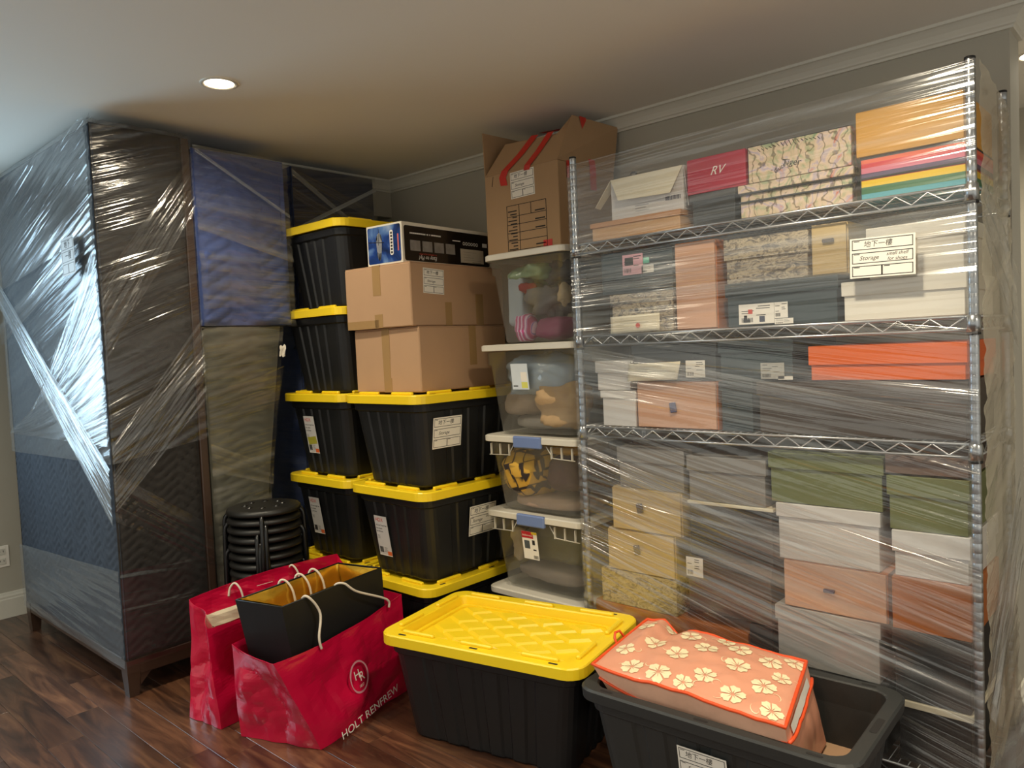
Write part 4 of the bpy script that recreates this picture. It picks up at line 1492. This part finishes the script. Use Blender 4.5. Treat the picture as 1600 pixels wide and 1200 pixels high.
def sidef(i, j, amp):
    def f(s, t):
        a = B4[i].lerp(B4[j], s)
        i2 = {0: (0, 0), 1: (1, 0), 2: (1, 1), 3: (0, 1)}
        A_, B_ = i2[i], i2[j]
        b = topf(lerp(A_[0], B_[0], s), lerp(A_[1], B_[1], s))
        p = a.lerp(b, t)
        nor = Vector(((B4[j] - B4[i]).y, -(B4[j] - B4[i]).x, 0)).normalized()
        return p + nor * (amp * math.sin(PI * t) * (4 * s * (1 - s)) ** .4 * (.7 + .6 * fbm(p.x * 7, p.y * 7, p.z * 8)))
    return f


for (i, j, nm, am) in ((0, 1, 'front_panel', .012), (1, 2, 'end_panel', .018), (2, 3, 'back_panel', .01), (3, 0, 'end_panel', .012)):
    MB().grid(sidef(i, j, am), 30, 10).build(nm, PEACH if nm != 'front_panel' else mat('clear_peach_vinyl', '#e8b598', .2, var=.2, vs=12, bump=.3, bs=30), fl)
MB().add([tuple(p) for p in B4], [(3, 2, 1, 0)]).build('bottom_panel', PEACH, fl)
edge = [topf(k / 24, 0) for k in range(25)] + [topf(1, k / 16) for k in range(1, 17)] + [topf(1 - k / 24, 1) for k in range(1, 25)] + [topf(0, 1 - k / 16) for k in range(1, 16)]
MB().tube([p + Vector((0, 0, .002)) for p in edge], .0052, 6, closed=True).build('piping', PIPE, fl)
MB().tube([sidef(1, 2, .018)(k / 16, .80) + Vector((.004, 0, 0)) for k in range(17)], .005, 6).build('piping', PIPE, fl)
zs = MB()
e2 = sidef(1, 2, .018)
zs.grid(lambda s, t: e2(.10 + .72 * s, .84 + .11 * t) + Vector((.005, 0, 0)), 14, 2)
zs.build('zip_strip', mat('white_zip', '#d9d3c8', .5, var=.1, vs=80), fl)
f0 = sidef(0, 1, .012)
MB().tube([f0(k / 20, .80 - .18 * math.sin(PI * k / 20)) + Vector((0, -.003, 0)) for k in range(21)], .004, 6).build('piping', PIPE, fl)
MB().tube([topf(0, .42), topf(0, .43) + Vector((-.012, .002, .016)), topf(0, .47) + Vector((-.018, .002, .026)), topf(0, .53) + Vector((-.014, .002, .024)), topf(0, .57)], .0042, 6).build('carry_loop', PIPE, fl)


def flower(mb, s0, t0, r, rot):
    ls, lt = .56, .385

    def pt(x, y):
        s, t = min(.995, max(.005, s0 + x / ls)), min(.995, max(.005, t0 + y / lt))
        return topf(s, t) + Vector((0, 0, .0018))
    for k in range(5):
        a = rot + 2 * PI * k / 5
        ring = []
        for (rr, da) in ((.12, -.35), (.45, -.50), (.80, -.58), (1.0, -.30), (.92, -.04), (1.02, .18), (.86, .52), (.45, .50), (.12, .35)):
            ring.append((r * rr * math.cos(a + da), r * rr * math.sin(a + da)))
        cx, cy = r * .6 * math.cos(a), r * .6 * math.sin(a)
        mb.add([pt(cx, cy)] + [pt(*q) for q in ring], [(0, i, i + 1) for i in range(1, len(ring))], True)


def scroll(mb, s0, t0, r, rot):
    ls, lt = .56, .385
    L_, R_ = [], []
    for k in range(9):
        a = rot + k * .5
        rr = r * (1 - .085 * k)
        for lst, w in ((L_, .10), (R_, -.10)):
            q = rr * (1 + w * math.sin(PI * k / 8))
            s, t = min(.995, max(.005, s0 + q * math.cos(a) / ls)), min(.995, max(.005, t0 + q * math.sin(a) / lt))
            lst.append(topf(s, t) + Vector((0, 0, .0016)))
    mb.add(L_ + R_, [(i, i + 1, 9 + i + 1, 9 + i) for i in range(8)], True)


pr = MB()
rf = random.Random(5)
for (s0, t0, r) in ((.10, .30, .026), (.08, .78, .028), (.22, .52, .030), (.20, .12, .030), (.36, .80, .030), (.38, .42, .030), (.36, .10, .032), (.50, .62, .032), (.58, .24, .028), (.55, .92, .026), (.66, .78, .032), (.70, .50, .032), (.74, .14, .030), (.84, .72, .030), (.86, .34, .030), (.93, .10, .026), (.95, .86, .026), (.22, .92, .026), (.92, .55, .024), (.50, .08, .024)):
    a0 = rf.uniform(0, 6)
    flower(pr, s0, t0, r * 1.22, a0)
    scroll(pr, s0 + rf.choice((-1, 1)) * .065, t0 + rf.uniform(-.08, .08), .018, a0)
o = pr.build('flower_print', PEACHF, fl)
o['kind'] = 'stuff'
kb = carton('kraft_box', 'plain kraft box lying at the bottom right of the open black tote', 3.235, -1.095, .020, .058, .40, .34, .150)
cb = thing('cardboard_scrap', 'pale folded cardboard piece beside the floral bag in the open tote', 'cardboard', (3.222, -1.095, .176), .1)
MB().box(-.055, .045, -.03, .03, 0, .012, .002).build('folded_sheet', mat('pale_card', '#c99a5e', .8), cb)
MB().box(-.055, .045, -.03, .02, .0125, .018, .002).build('folded_sheet', mat('pale_card', '#c99a5e', .8), cb)

# ================================================================== WIRE SHELF RACK
RX0, RX1, RYF, RYB = 2.2506, 3.5089, -.687, -.288
SZ = [.128, 1.040, 1.370, 1.702]          # deck heights
rack = thing('wire_shelf_rack', 'chrome wire shelf rack packed with shoe boxes and wrapped in clear stretch film', 'shelf rack', (0, 0, 0))
prof = [(.0005, .010), (.012, .010)]
z = .012
while z < 2.0:
    prof += [(.0127, z + .001), (.0127, z + .0225), (.0123, z + .0235), (.0123, z + .0250)]
    z += .0257
prof += [(.0127, 2.004), (.0120, 2.010), (.0005, 2.0125)]
POSTM = mat('chrome_post', '#a9adb2', .3, 1.0, var=.05)
pm = MB().lathe(prof, 14)
po = pm.build('post', POSTM, rack, (RX0, RYF, 0))
for (x, y) in ((RX1, RYF), (RX0, RYB), (RX1, RYB)):
    c = po.copy()
    COL.objects.link(c)
    c.location = (x, y, 0)
for (x, y) in ((RX0, RYF), (RX1, RYF), (RX0, RYB), (RX1, RYB)):
    MB().lathe([(.0005, 0), (.016, 0), (.018, .004), (.018, .010), (.010, .014)], 14).build('levelling_foot', BLACKRUB, rack, (x, y, 0))
    MB().lathe([(.0128, 2.009), (.0135, 2.010), (.0130, 2.015), (.0005, 2.016)], 14).build('post_cap', BLACKRUB, rack, (x, y, 0))


def shelf(zs):
    sh = thing('wire_shelf', None, None, (0, 0, zs))
    sh.parent = rack
    g = MB()
    for (ya) in (RYF, RYB):
        for dz in (-.003, -.037):
            g.tube([(RX0 + .012, ya, dz), (RX1 - .012, ya, dz)], .0040, 6)
    for xa in (RX0, RX1):
        for dz in (-.003, -.037):
            g.tube([(xa, RYF + .012, dz), (xa, RYB - .012, dz)], .0040, 6)
    o = g.build('rim_wires', CHROME, sh)
    g = MB()
    for ya in (RYF, RYB):
        n = 31
        pts = [(RX0 + .022 + (RX1 - RX0 - .044) * k / n, ya, -.006 if k % 2 else -.034) for k in range(n + 1)]
        g.tube(pts, .0027, 5)
    for xa in (RX0, RX1):
        pts = [(xa, RYF + .02 + (RYB - RYF - .04) * k / 9, -.006 if k % 2 else -.034) for k in range(10)]
        g.tube(pts, .0027, 5)
    g.build('zigzag_wire', CHROME, sh)
    g = MB()
    x = RX0 + .03
    while x < RX1 - .02:
        g.tube([(x, RYF, -.0015), (x, RYB, -.0015)], .0014, 4)
        x += .025
    for y in (-.58, -.49, -.40):
        g.tube([(RX0, y, -.005), (RX1, y, -.005)], .0022, 5)
    o = g.build('wire_deck', CHROME, sh)
    o['kind'] = 'stuff'
    for (x, y) in ((RX0, RYF), (RX1, RYF), (RX0, RYB), (RX1, RYB)):
        MB().lathe([(.0130, -.044), (.0175, -.043), (.0162, -.002), (.0130, .0)], 14).build('corner_collar', POSTM, sh, (x, y, 0))
        MB().lathe([(.0130, -.050), (.0165, -.050), (.0165, -.0445), (.0130, -.0445)], 12).build('clip_ring', BLACKRUB, sh, (x, y, 0))
    return sh


for zs in SZ:
    shelf(zs)

# ------------------------------------------------------------------ boxes on the rack
YF, YB = -.668, -.305
S = dict(z.split('=') for z in '''white=#e6e0d2 cool=#d8d4cf cream=#eadfbe tan=#cfa06c peach=#d6a585 orange=#e2661d burnt=#b9692a dark=#2f3231 teal=#2c3a3d grey=#87837d brown=#4a4038
 green=#6d7447 beige=#cdb27c red=#b52c44 black=#201f1f lightgrey=#b4b1ab taupe=#6e5a50 amber=#dba23c'''.split())


def boxmat(key):
    return mat('box_' + key, S[key], .55, var=.05, vs=5, bump=.04, bs=200)


def fossil(name, a, b, c):
    m, nt, bb_, out = base_mat(name)
    tc = N(nt, 'ShaderNodeTexCoord')
    mp = N(nt, 'ShaderNodeMapping')
    mp.inputs['Scale'].default_value = (1, 1, 2.0)
    nt.links.new(tc.outputs['Object'], mp.inputs[0])
    n1 = N(nt, 'ShaderNodeTexNoise', i_Scale=26.0, i_Detail=7.0, i_Roughness=.75, i_Distortion=1.6)
    nt.links.new(mp.outputs[0], n1.inputs['Vector'])
    r = ramp(nt, [(.36, a), (.47, b), (.54, c), (.62, b), (.72, a)])
    nt.links.new(n1.outputs[0], r.inputs[0])
    nt.links.new(r.outputs[0], bb_.inputs['Base Color'])
    bb_.inputs['Roughness'].default_value = .6
    return m


FOSSIL = fossil('grey_rock_print', '#3e3d42', '#8f8577', '#d2c2a4')
FOSSILT = fossil('tan_rock_print', '#5a4f3c', '#a08e66', '#cfbb8c')


def floral():
    m, nt, bb_, out = base_mat('pastel_flower_print')
    L = nt.links
    tc = N(nt, 'ShaderNodeTexCoord')
    v = N(nt, 'ShaderNodeTexVoronoi', i_Scale=17.0, feature='SMOOTH_F1', i_Smoothness=.25)
    nz = N(nt, 'ShaderNodeTexNoise', i_Scale=14.0, i_Detail=5.0, i_Distortion=2.2)
    L.new(tc.outputs['Object'], v.inputs['Vector'])
    L.new(tc.outputs['Object'], nz.inputs['Vector'])
    r = ramp(nt, [(.28, '#7d9a76'), (.38, '#b3b78f'), (.46, '#dcc6a6'), (.54, '#e6cdb6'), (.60, '#c0b2c2'), (.66, '#d9a896'), (.74, '#c5604a')])
    L.new(nz.outputs[0], r.inputs[0])
    w = N(nt, 'ShaderNodeTexWave', i_Scale=9.0, i_Distortion=9.0, i_Detail=2.0)
    w.inputs['Detail Scale'].default_value = 2.5
    L.new(tc.outputs['Object'], w.inputs['Vector'])
    r2_ = ramp(nt, [(.0, '#6f6a5c'), (.05, '#b9b19c'), (.10, '#ffffff')])
    L.new(w.outputs[0], r2_.inputs[0])
    mx = N(nt, 'ShaderNodeMix', data_type='RGBA', blend_type='MULTIPLY')
    mx.inputs[0].default_value = .75
    L.new(r.outputs[0], mx.inputs[6])
    L.new(r2_.outputs[0], mx.inputs[7])
    L.new(mx.outputs[2], bb_.inputs['Base Color'])
    bb_.inputs['Roughness'].default_value = .5
    return m


FLORAL = floral()


def rainbow(z0, z1, stops):
    m, nt, bb_, out = base_mat('rainbow_stripes')
    tc = N(nt, 'ShaderNodeTexCoord')
    sp_ = N(nt, 'ShaderNodeSeparateXYZ')
    nt.links.new(tc.outputs['Object'], sp_.inputs[0])
    mr = N(nt, 'ShaderNodeMapRange')
    mr.inputs['From Min'].default_value = z0
    mr.inputs['From Max'].default_value = z1
    nt.links.new(sp_.outputs[2], mr.inputs[0])
    r = ramp(nt, stops, 'CONSTANT')
    nt.links.new(mr.outputs[0], r.inputs[0])
    nt.links.new(r.outputs[0], bb_.inputs['Base Color'])
    bb_.inputs['Roughness'].default_value = .5
    return m


def shoebox(label, x0, x1, z0, z1, m, lid=0.0, yf=YF, depth=.355, m2=None, pull=None, name='shoe_box', rz=0.0, side=None, lidm=None, bow=0.0):
    """lid: height of a separate lid; pull: tab colour of a drawer box; side: colour of a sleeve around a drawer"""
    w, h = x1 - x0, z1 - z0
    t = thing(name, label, 'box', ((x0 + x1) / 2, yf, z0), rz)
    hx = w / 2
    if isinstance(m, str):
        m = boxmat(m)
    if lid:
        MB().box(-hx + .006, hx - .006, .006, depth - .006, 0, h - .006, .0015).build('box_base', m2 or m, t)
        g = MB()
        if bow:
            nseg = 14
            rings = []
            for k in range(nseg + 1):
                s = k / nseg
                x = -hx + w * s
                dz = bow * (s ** 2)
                rings.append([(x, 0, h - lid - dz), (x, depth, h - lid - dz), (x, depth, h), (x, 0, h)])
            g.loft(rings, (True, True), False)
        else:
            g.box(-hx, hx, 0, depth, h - lid, h, .0015)
        g.build('lid', lidm or m, t)
    elif side:
        MB().box(-hx, hx, .010, depth, 0, h, .001).build('sleeve', boxmat(side), t)
        MB().box(-hx + .003, hx - .003, 0, .010, .003, h - .003, .001).build('drawer', m, t)
    else:
        MB().box(-hx, hx, 0, depth, 0, h - .0022, .0012).build('box_base', m, t)
        MB().box(-hx + .0015, hx - .0015, .0015, depth - .0015, h - .0020, h, .0008).build('lid', m, t)
    if pull:
        c, kind, px, pz = pull
        pm_ = mat('pull_' + c.strip('#'), c, .5, var=.1, vs=40)
        g = MB()
        if kind == 'v':
            g.box(-.011, .011, -.0105, -.0005, -.017, .017, .002, M=Matrix.Translation((px, 0, pz)) @ Matrix.Rotation(-.18, 4, 'Y'))
        else:
            g.box(-.016, .016, -.0105, -.0005, -.0055, .0055, .002, M=Matrix.Translation((px, 0, pz)))
        g.build('pull_tab', pm_, t)
    return t


def sticker(t, x0, x1, z0, z1, m=None, name='sticker', seed=1, off=.0, code=True):
    """paper sticker on the front of box T (world x, z)"""
    lx, lz = t.location.x, t.location.z
    s = MB().box(x0 - lx, x1 - lx, -.0014 - off, -.0004 - off, z0 - lz, z1 - lz).build(name, m or PAPER, t)
    g = MB()
    rr = random.Random(seed)
    w, h = x1 - x0, z1 - z0
    ya, yb = -.0018 - off, -.0014 - off
    if code:
        x = x0 + w * .08
        while x < x0 + w * .42:
            g.box(x - lx, x + w * .02 - lx, ya, yb, z0 + h * .10 - lz, z0 + h * .32 - lz)
            x += w * rr.uniform(.03, .055)
        for k in range(5):
            a = x0 + w * rr.choice((.08, .5, .55))
            zz = z0 + h * (.42 + .11 * k)
            g.box(a - lx, min(x1 - w * .06, a + w * rr.uniform(.2, .4)) - lx, ya, yb, zz - lz, zz + h * .035 - lz)
    g.build('printed_marks', INK, s)
    return s


z1_, z2_, z3_, zb_ = 1.7035, 1.3715, 1.0415, .1295
# --- top deck
shoebox('tan low shoe box on the top deck, beneath the white mailer box', 2.302, 2.670, z1_, 1.769, 'tan', .018, lidm=mat('box_tanlid', '#c48d5c', .55))
t = shoebox('white mailer box with its flap hanging open, leftmost on the top deck', 2.380, 2.668, 1.7705, 1.915, 'cool', yf=-.640, depth=.32, name='mailer_box')
hx, hh_ = .144, .1445
MB().add(*slab((-hx, 0, hh_), (hx, 0, hh_), (hx - .035, -.026, hh_ - .088), (-hx + .05, -.030, hh_ - .082), .002, (0, -1, 0))).build('front_flap', CREAM, t)
MB().add(*slab((-hx - .001, .002, hh_), (-hx - .001, .05, hh_), (-hx - .062, .02, hh_ - .092), (-hx - .058, -.016, hh_ - .090), .002, (-1, 0, 0))).build('side_flap', CREAM, t)
MB().add(*slab((hx + .001, .0, hh_), (hx + .001, .09, hh_), (hx + .012, .09, .01), (hx + .016, .0, .01), .002, (1, 0, 0))).build('side_flap', boxmat('cool'), t)
g = MB()
for k in range(14):
    g.box(.075 + k * .0042, .077 + k * .0042 + .0008 * (k % 3), -.0010, 0, .038, .052)
for k in range(3):
    g.box(-.045, .01 - .012 * (k % 2), -.0010, 0, .020 + k * .009, .0215 + k * .009)
g.build('printed_marks', mat('faint_ink', '#5d5a60', .6), t)
t = shoebox('crimson box with script initials, standing on a dark grey box', 2.699, 2.900, 1.8060, 1.918, 'red', .0)
g = MB()
g.box(-.1005, .1005, -.0022, 0, .008, .012)
g.build('lid_seam', boxmat('red'), t)
text(t, 'RV', .038, frame((.003, -.0012, .062), (1, 0, 0), (0, 0, 1)), WHITEINK, shear=.45)
shoebox('dark grey box under the crimson box on the top deck', 2.706, 2.864, z1_, 1.8045, 'dark', .022)
t = shoebox('pastel flower-print box with hand-lettered words, upper of two', 2.908, 3.212, 1.8075, 1.918, FLORAL, .0, depth=.33)
text(t, 'Gucci', .018, frame((-.052, -.0012, .030), (1, 0, .55), (-.55, 0, 1)), INK, shear=.2)
text(t, 'Tiger', .027, frame((-.018, -.0012, .040), (1, 0, -.12), (.12, 0, 1)), INK, shear=.15)
g = MB()
g.box(-.152, .152, -.0010, 0, .1085, .1102)
g.box(-.152, -.1503, -.0010, 0, 0, .1102)
for k in range(16):
    a = .3 + k * .16
    g.tube([(-.12 + .012 * k, -.0008, .102 - .004 * math.sin(a * 3)), (-.112 + .012 * k, -.0008, .092 - .003 * math.sin(a * 5))], .0009, 4)
g.build('ink_outline', INK, t)
t = shoebox('pastel flower-print box with two dark seams, lower of two', 2.872, 3.217, z1_, 1.8055, FLORAL, .024, depth=.34)
g = MB()
g.box(-.168, .168, -.0010, .006, .047, .052)
g.box(-.1675, .1675, -.0010, .006, .072, .0765)
g.build('dark_seams', boxmat('dark'), t)
shoebox('golden yellow box, highest at the right end of the top deck', 3.226, 3.490, 1.8225, 1.946, 'amber', .0, depth=.34)
RB = rainbow(0, .116, [(0, '#5aa7b4'), (.14, '#41764f'), (.30, '#ecc51f'), (.45, '#b5442c'), (.49, '#4a2f2a'), (.52, '#5b4a6a'), (.62, '#de7f96'), (.75, '#d8404a'), (.85, '#ee6d4a'), (.945, '#2f2c2b')])
t = shoebox('rainbow striped box with black edges under the golden yellow box', 3.237, 3.492, z1_, 1.8205, RB, .0, depth=.34)
MB().box(-.1290, -.1270, -.0010, .341, 0, .117).build('black_edge', boxmat('black'), t)
MB().box(-.1285, .1275, -.0014, .0, .055, .060).build('black_seam', boxmat('black'), t)
# --- middle deck
t = shoebox('dark teal box with pink price sticker, left end of the middle deck', 2.346, 2.634, 1.5095, 1.656, 'teal', .0)
sticker(t, 2.437, 2.520, 1.572, 1.642, mat('pink_sticker', '#dba3ac', .5), seed=2)
sticker(t, 2.522, 2.545, 1.605, 1.625, mat('mint_sticker', '#6fc0a4', .5), code=False)
sticker(t, 2.514, 2.562, 1.573, 1.599, PAPER, seed=4)
MB().box(.002 - .045, .036 - .045, -.0019, -.0014, .095, .122).build('picture_print', INK, t)
shoebox('grey rock-print box behind a cream slip, left end of the middle deck', 2.376, 2.632, z2_, 1.5075, FOSSIL, .030)
sl = thing('paper_slip', 'cream printed form tucked before the grey rock-print box', 'paper', (2.485, -.676, z2_))
sh_ = MB()
sh_.grid(lambda s, t: Vector((-.100 + .200 * s + .006 * (t - .5), -.003 - .006 * math.sin(PI * s) - .006 * t * t, .058 * t + .004 * s)), 14, 6)
solid(sh_.build('paper_sheet', CREAM, sl), .0006)
g = MB()
for k in range(6):
    g.box(-.075 + .02 * (k % 2), .06 - .05 * (k % 3), -.0125, -.0120, .012 + k * .0075, .0126 + k * .0075)
g.build('printed_lines', mat('grey_ink', '#5e574c', .6), sl)
g = MB()
g.loft([[(.018 + .0085 * math.cos(a), -.0128 + q, .024 + .0085 * math.sin(a)) for a in [2 * PI * i / 16 for i in range(16)]] for q in (0, .0003)], (True, True), False)
g.build('red_dot', REDINK, sl)
shoebox('tall peach box with burnt-orange sleeve in the middle deck', 2.641, 2.789, z2_, 1.657, 'peach', side='burnt')
shoebox('grey rock-print box in the middle of the middle deck, on a dark box', 2.818, 3.086, 1.5075, 1.647, FOSSIL, .066, lidm=FOSSIL)
t = shoebox('long dark teal box with a large white sticker, in the middle deck', 2.818, 3.168, z2_, 1.5055, 'teal', .040)
sticker(t, 2.864, 2.978, 1.378, 1.440, PAPER, seed=6)
sticker(t, 2.979, 3.020, 1.392, 1.440, PAPER, seed=7)
sticker(t, 2.979, 3.036, 1.374, 1.3905, PAPER, seed=8)
MB().box(-.098, -.084, -.0019, -.0014, .038, .052).build('red_dot', REDINK, t)
MB().box(-.062, -.045, -.0019, -.0014, .012, .030).build('picture_print', mat('navy_ink', '#34384e', .6), t)
MB().box(-.115, -.092, -.0019, -.0014, .012, .022).build('picture_print', INK, t)
MB().box(-.112, -.102, -.0019, -.0014, .022, .034).build('picture_print', INK, t)
shoebox('upright beige drawer box with dark pull, in the middle deck', 3.093, 3.196, 1.5075, 1.655, 'beige', side='beige', pull=('#3a2c33', 'h', .0, .098))
shoebox('upper off-white lidded box at the right of the middle deck', 3.246, 3.490, 1.4835, 1.624, 'white', .042)
shoebox('lower off-white lidded box at the right of the middle deck', 3.176, 3.491, z2_, 1.4815, 'white', .040)
# --- third deck
shoebox('upper white lidded box at the left of the third deck', 2.300, 2.452, 1.1705, 1.275, 'cool', .042)
shoebox('lower white lidded box at the left of the third deck', 2.319, 2.471, z3_, 1.1685, 'cool', .026)
t = shoebox('dark box with small white sticker above the peach drawer box', 2.458, 2.782, 1.2025, 1.326, 'dark', .03)
sticker(t, 2.671, 2.741, 1.214, 1.270, PAPER, seed=11)
sl = thing('paper_slip', 'cream printed slip tucked over the peach drawer box', 'paper', (2.553, -.676, 1.2025))
sh_ = MB()
sh_.grid(lambda s, t: Vector((-.100 + .205 * s - .010 * (1 - t) * s, -.004 - .005 * math.sin(PI * s) - .008 * (1 - t), .006 * s + .060 * t)), 14, 6)
solid(sh_.build('paper_sheet', CREAM, sl), .0006)
g = MB()
for k in range(5):
    g.box(-.07 + .015 * (k % 2), -.01 + .05 * (k % 3), -.0135, -.0128, .018 + k * .008, .0188 + k * .008)
g.build('printed_lines', mat('grey_ink', '#5e574c', .6), sl)
shoebox('peach drawer box with a blue pull, in the third deck', 2.475, 2.778, z3_, 1.2005, 'peach', side='burnt', pull=('#434a78', 'v', -.006, .072))
t = shoebox('dark teal box with cross-shaped white sticker in the third deck', 2.787, 3.033, 1.2025, 1.330, 'teal', .04)
sticker(t, 2.930, 3.004, 1.208, 1.257, mat('worn_sticker', '#a9a69c', .6, var=.3, vs=30), seed=12)
sticker(t, 2.985, 3.030, 1.205, 1.216, PAPER, code=False)
shoebox('dark teal box left of the long brown box, in the third deck', 2.787, 2.903, z3_, 1.2005, 'teal', .03)
shoebox('bright orange lidded box at the right of the third deck', 3.077, 3.490, 1.2025, 1.303, 'orange', .056)
shoebox('long dark brown box with bowed lid at the right of the third deck', 2.914, 3.490, z3_, 1.1985, 'brown', .040, bow=.012)
# --- bottom deck, six layers
shoebox('burnt-orange long low box at the left of the bottom deck', 2.262, 2.862, .2895, .392, 'burnt', .0)
shoebox('tan rock-print box above the burnt-orange low box', 2.294, 2.606, .3935, .517, FOSSILT, .0)
shoebox('lower tan drawer box with small pull, bottom deck left', 2.326, 2.604, .5185, .668, 'beige', side='beige', pull=('#5a4c44', 'v', -.010, .085))
shoebox('upper tan drawer box with small pull, bottom deck left', 2.352, 2.634, .6695, .822, 'beige', side='beige', pull=('#5a4c44', 'v', -.020, .085))
shoebox('grey lidded box above the two tan drawer boxes', 2.381, 2.651, .8235, .968, 'grey', .052)
shoebox('dark box hidden under the burnt-orange low box', 2.262, 2.640, zb_, .288, 'dark', .03)
shoebox('dark box on the floor deck behind the floral bag', 2.648, 2.944, zb_, .288, 'black', .03)
shoebox('black box on the bottom deck right of the burnt-orange low box', 2.868, 2.944, .2895, .4275, 'black', .0)
t = shoebox('dark brown box with small white sticker in the bottom deck', 2.646, 2.946, .4295, .615, 'brown', .03)
sticker(t, 2.648, 2.710, .546, .611, PAPER, seed=14)
shoebox('black box with cream lid edge under the right grey box', 2.658, 2.956, .6165, .803, 'black', .010, lidm=CREAM)
shoebox('grey lidded box above the black box with cream lid edge', 2.660, 2.936, .8045, .954, 'grey', .05)
shoebox('upper olive green box right of the grey boxes', 2.944, 3.279, .8295, .984, 'green', .05)
shoebox('large white lidded box in the bottom deck', 2.965, 3.268, .6555, .8275, 'cool', .042)
shoebox('peach drawer box with blue pull between two white boxes', 2.983, 3.282, .5095, .6535, 'peach', side='burnt', pull=('#3d4260', 'h', -.010, .070))
shoebox('white-grey lidded box above the open tote rim', 2.953, 3.262, .3295, .5075, 'lightgrey', .045)
shoebox('dark box beneath the white-grey lidded box', 2.950, 3.275, zb_, .328, 'black', .03)
shoebox('brown box jammed under the third deck at the far right', 3.284, 3.488, .9445, .998, 'taupe', .0)
shoebox('lower olive green box, right end of the bottom deck', 3.286, 3.490, .7875, .938, 'green', .055)
shoebox('small white lidded box under the lower olive green box', 3.297, 3.490, .6575, .786, 'cool', .06)
shoebox('orange box under the small white lidded box', 3.295, 3.490, .5075, .656, 'burnt', .0)
shoebox('black lidded box under the orange box at the right end', 3.292, 3.490, .3065, .506, 'black', .06)
shoebox('black box with cream lid edge, lowest at the right end', 3.300, 3.490, zb_, .305, 'black', .018, lidm=CREAM)

# ------------------------------------------------------------------ stretch film round the rack
FR = film_mat('film_rack', 0.028, 1.7, '#d9dcdd', (1.1, 55), .5, .2, 3.0)
FRS = film_mat('film_rack_side', 0.45, 1.0, '#d8cdb4', (5, 30), .6, .12, .4)  # tan tint carries the warm light this end reflects
FRB = film_mat('film_rack_band', 0.012, 1.7, '#e0e0da', (1.0, 60), .6, .17, 3.5)
yf_ = RYF - .0185
film_quad(rack, (RX0 - .014, yf_, 1.36), (RX1 + .012, yf_, 1.36), (RX1 + .012, yf_, 2.004), (RX0 - .014, yf_, 1.985), -.005, FR, seed=41, fu=1.6, fv=60, ang=1)
film_quad(rack, (RX0 - .014, yf_, 1.03), (RX1 + .012, yf_, 1.03), (RX1 + .012, yf_, 1.362), (RX0 - .014, yf_, 1.362), -.006, FR, seed=42, fu=1.6, fv=56, ang=-8)
film_quad(rack, (RX0 - .014, yf_, .10), (RX1 + .012, yf_, .10), (RX1 + .012, yf_, 1.032), (RX0 - .014, yf_, 1.032), -.007, FR, seed=43, fu=1.5, fv=52, ang=-13)
for (a, b, w, sd) in ((.98, .60, .10, 44), (.62, .22, .12, 45), (1.31, 1.18, .07, 46), (1.60, 1.62, .14, 47), (.80, .50, .05, 48), (.42, .12, .08, 49), (1.02, .72, .06, 70), (.72, .40, .10, 71), (.88, .70, .07, 72), (1.34, 1.10, .05, 73)):
    film_quad(rack, (RX0 - .014, yf_ - .004, a - w), (RX1 + .012, yf_ - .004, b - w), (RX1 + .012, yf_ - .004, b), (RX0 - .014, yf_ - .004, a), -.006, FRB, name='film_band', seed=sd, fu=1.2, fv=70)
# right end, hazier, and the left end
xr = RX1 + .0185
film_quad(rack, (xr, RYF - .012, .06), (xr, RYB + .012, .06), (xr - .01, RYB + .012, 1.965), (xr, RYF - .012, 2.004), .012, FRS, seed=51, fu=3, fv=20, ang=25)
film_quad(rack, (xr + .006, RYF - .012, .30), (xr + .006, RYB + .012, .62), (xr + .006, RYB + .012, .92), (xr + .006, RYF - .012, .55), .016, F_MED, name='film_band', seed=52, fu=3, fv=36)
film_quad(rack, (xr + .006, RYF - .012, 1.55), (xr + .006, RYB + .012, 1.25), (xr + .006, RYB + .012, 1.50), (xr + .006, RYF - .012, 1.70), .014, F_MED, name='film_band', seed=53, fu=3, fv=36)
film_quad(rack, (RX0 - .0185, RYB + .012, .06), (RX0 - .0185, RYF - .012, .06), (RX0 - .0185, RYF - .012, 1.985), (RX0 - .0185, RYB + .012, 1.965), .008, F_MED, seed=54, fu=3, fv=36)
# bunched tail of film at the foot of the right-hand post
for k in range(4):
    film_patch(rack, lambda s, t, k=k: (Vector((xr + .004 + .055 * t * (1 + .25 * k) + .012 * math.sin(9 * s + k), lerp(RYF - .03, RYB + .08, s), .004 + .17 * (1 - t) ** 1.4 + .02 * math.sin(7 * s + 2 * k) * t * (1 - t) + .006 * k)), Vector((.6, 0, .8))), .40, .18, .012, F_MED, name='film_tail', seed=60 + k, fu=4, fv=30, du=.02)
lab = moving_label(rack, frame(((3.220 + 3.383) / 2, yf_ - .0105, 1.540), (1, 0, -.012), (.012, 0, 1)), .166, .108, 'Storage', ('small shelf', 'for shoes'))

# ------------------------------------------------------------------ text to plain meshes
bpy.context.view_layer.update()
dg = bpy.context.evaluated_depsgraph_get()
for o in [o for o in SC.objects if o.type == 'FONT']:
    me = bpy.data.meshes.new_from_object(o.evaluated_get(dg), depsgraph=dg)
    n = bpy.data.objects.new('swap', me)
    COL.objects.link(n)
    n.parent = o.parent
    n.matrix_basis = o.matrix_basis.copy()
    nm = o.name
    bpy.data.objects.remove(o)
    n.name = nm
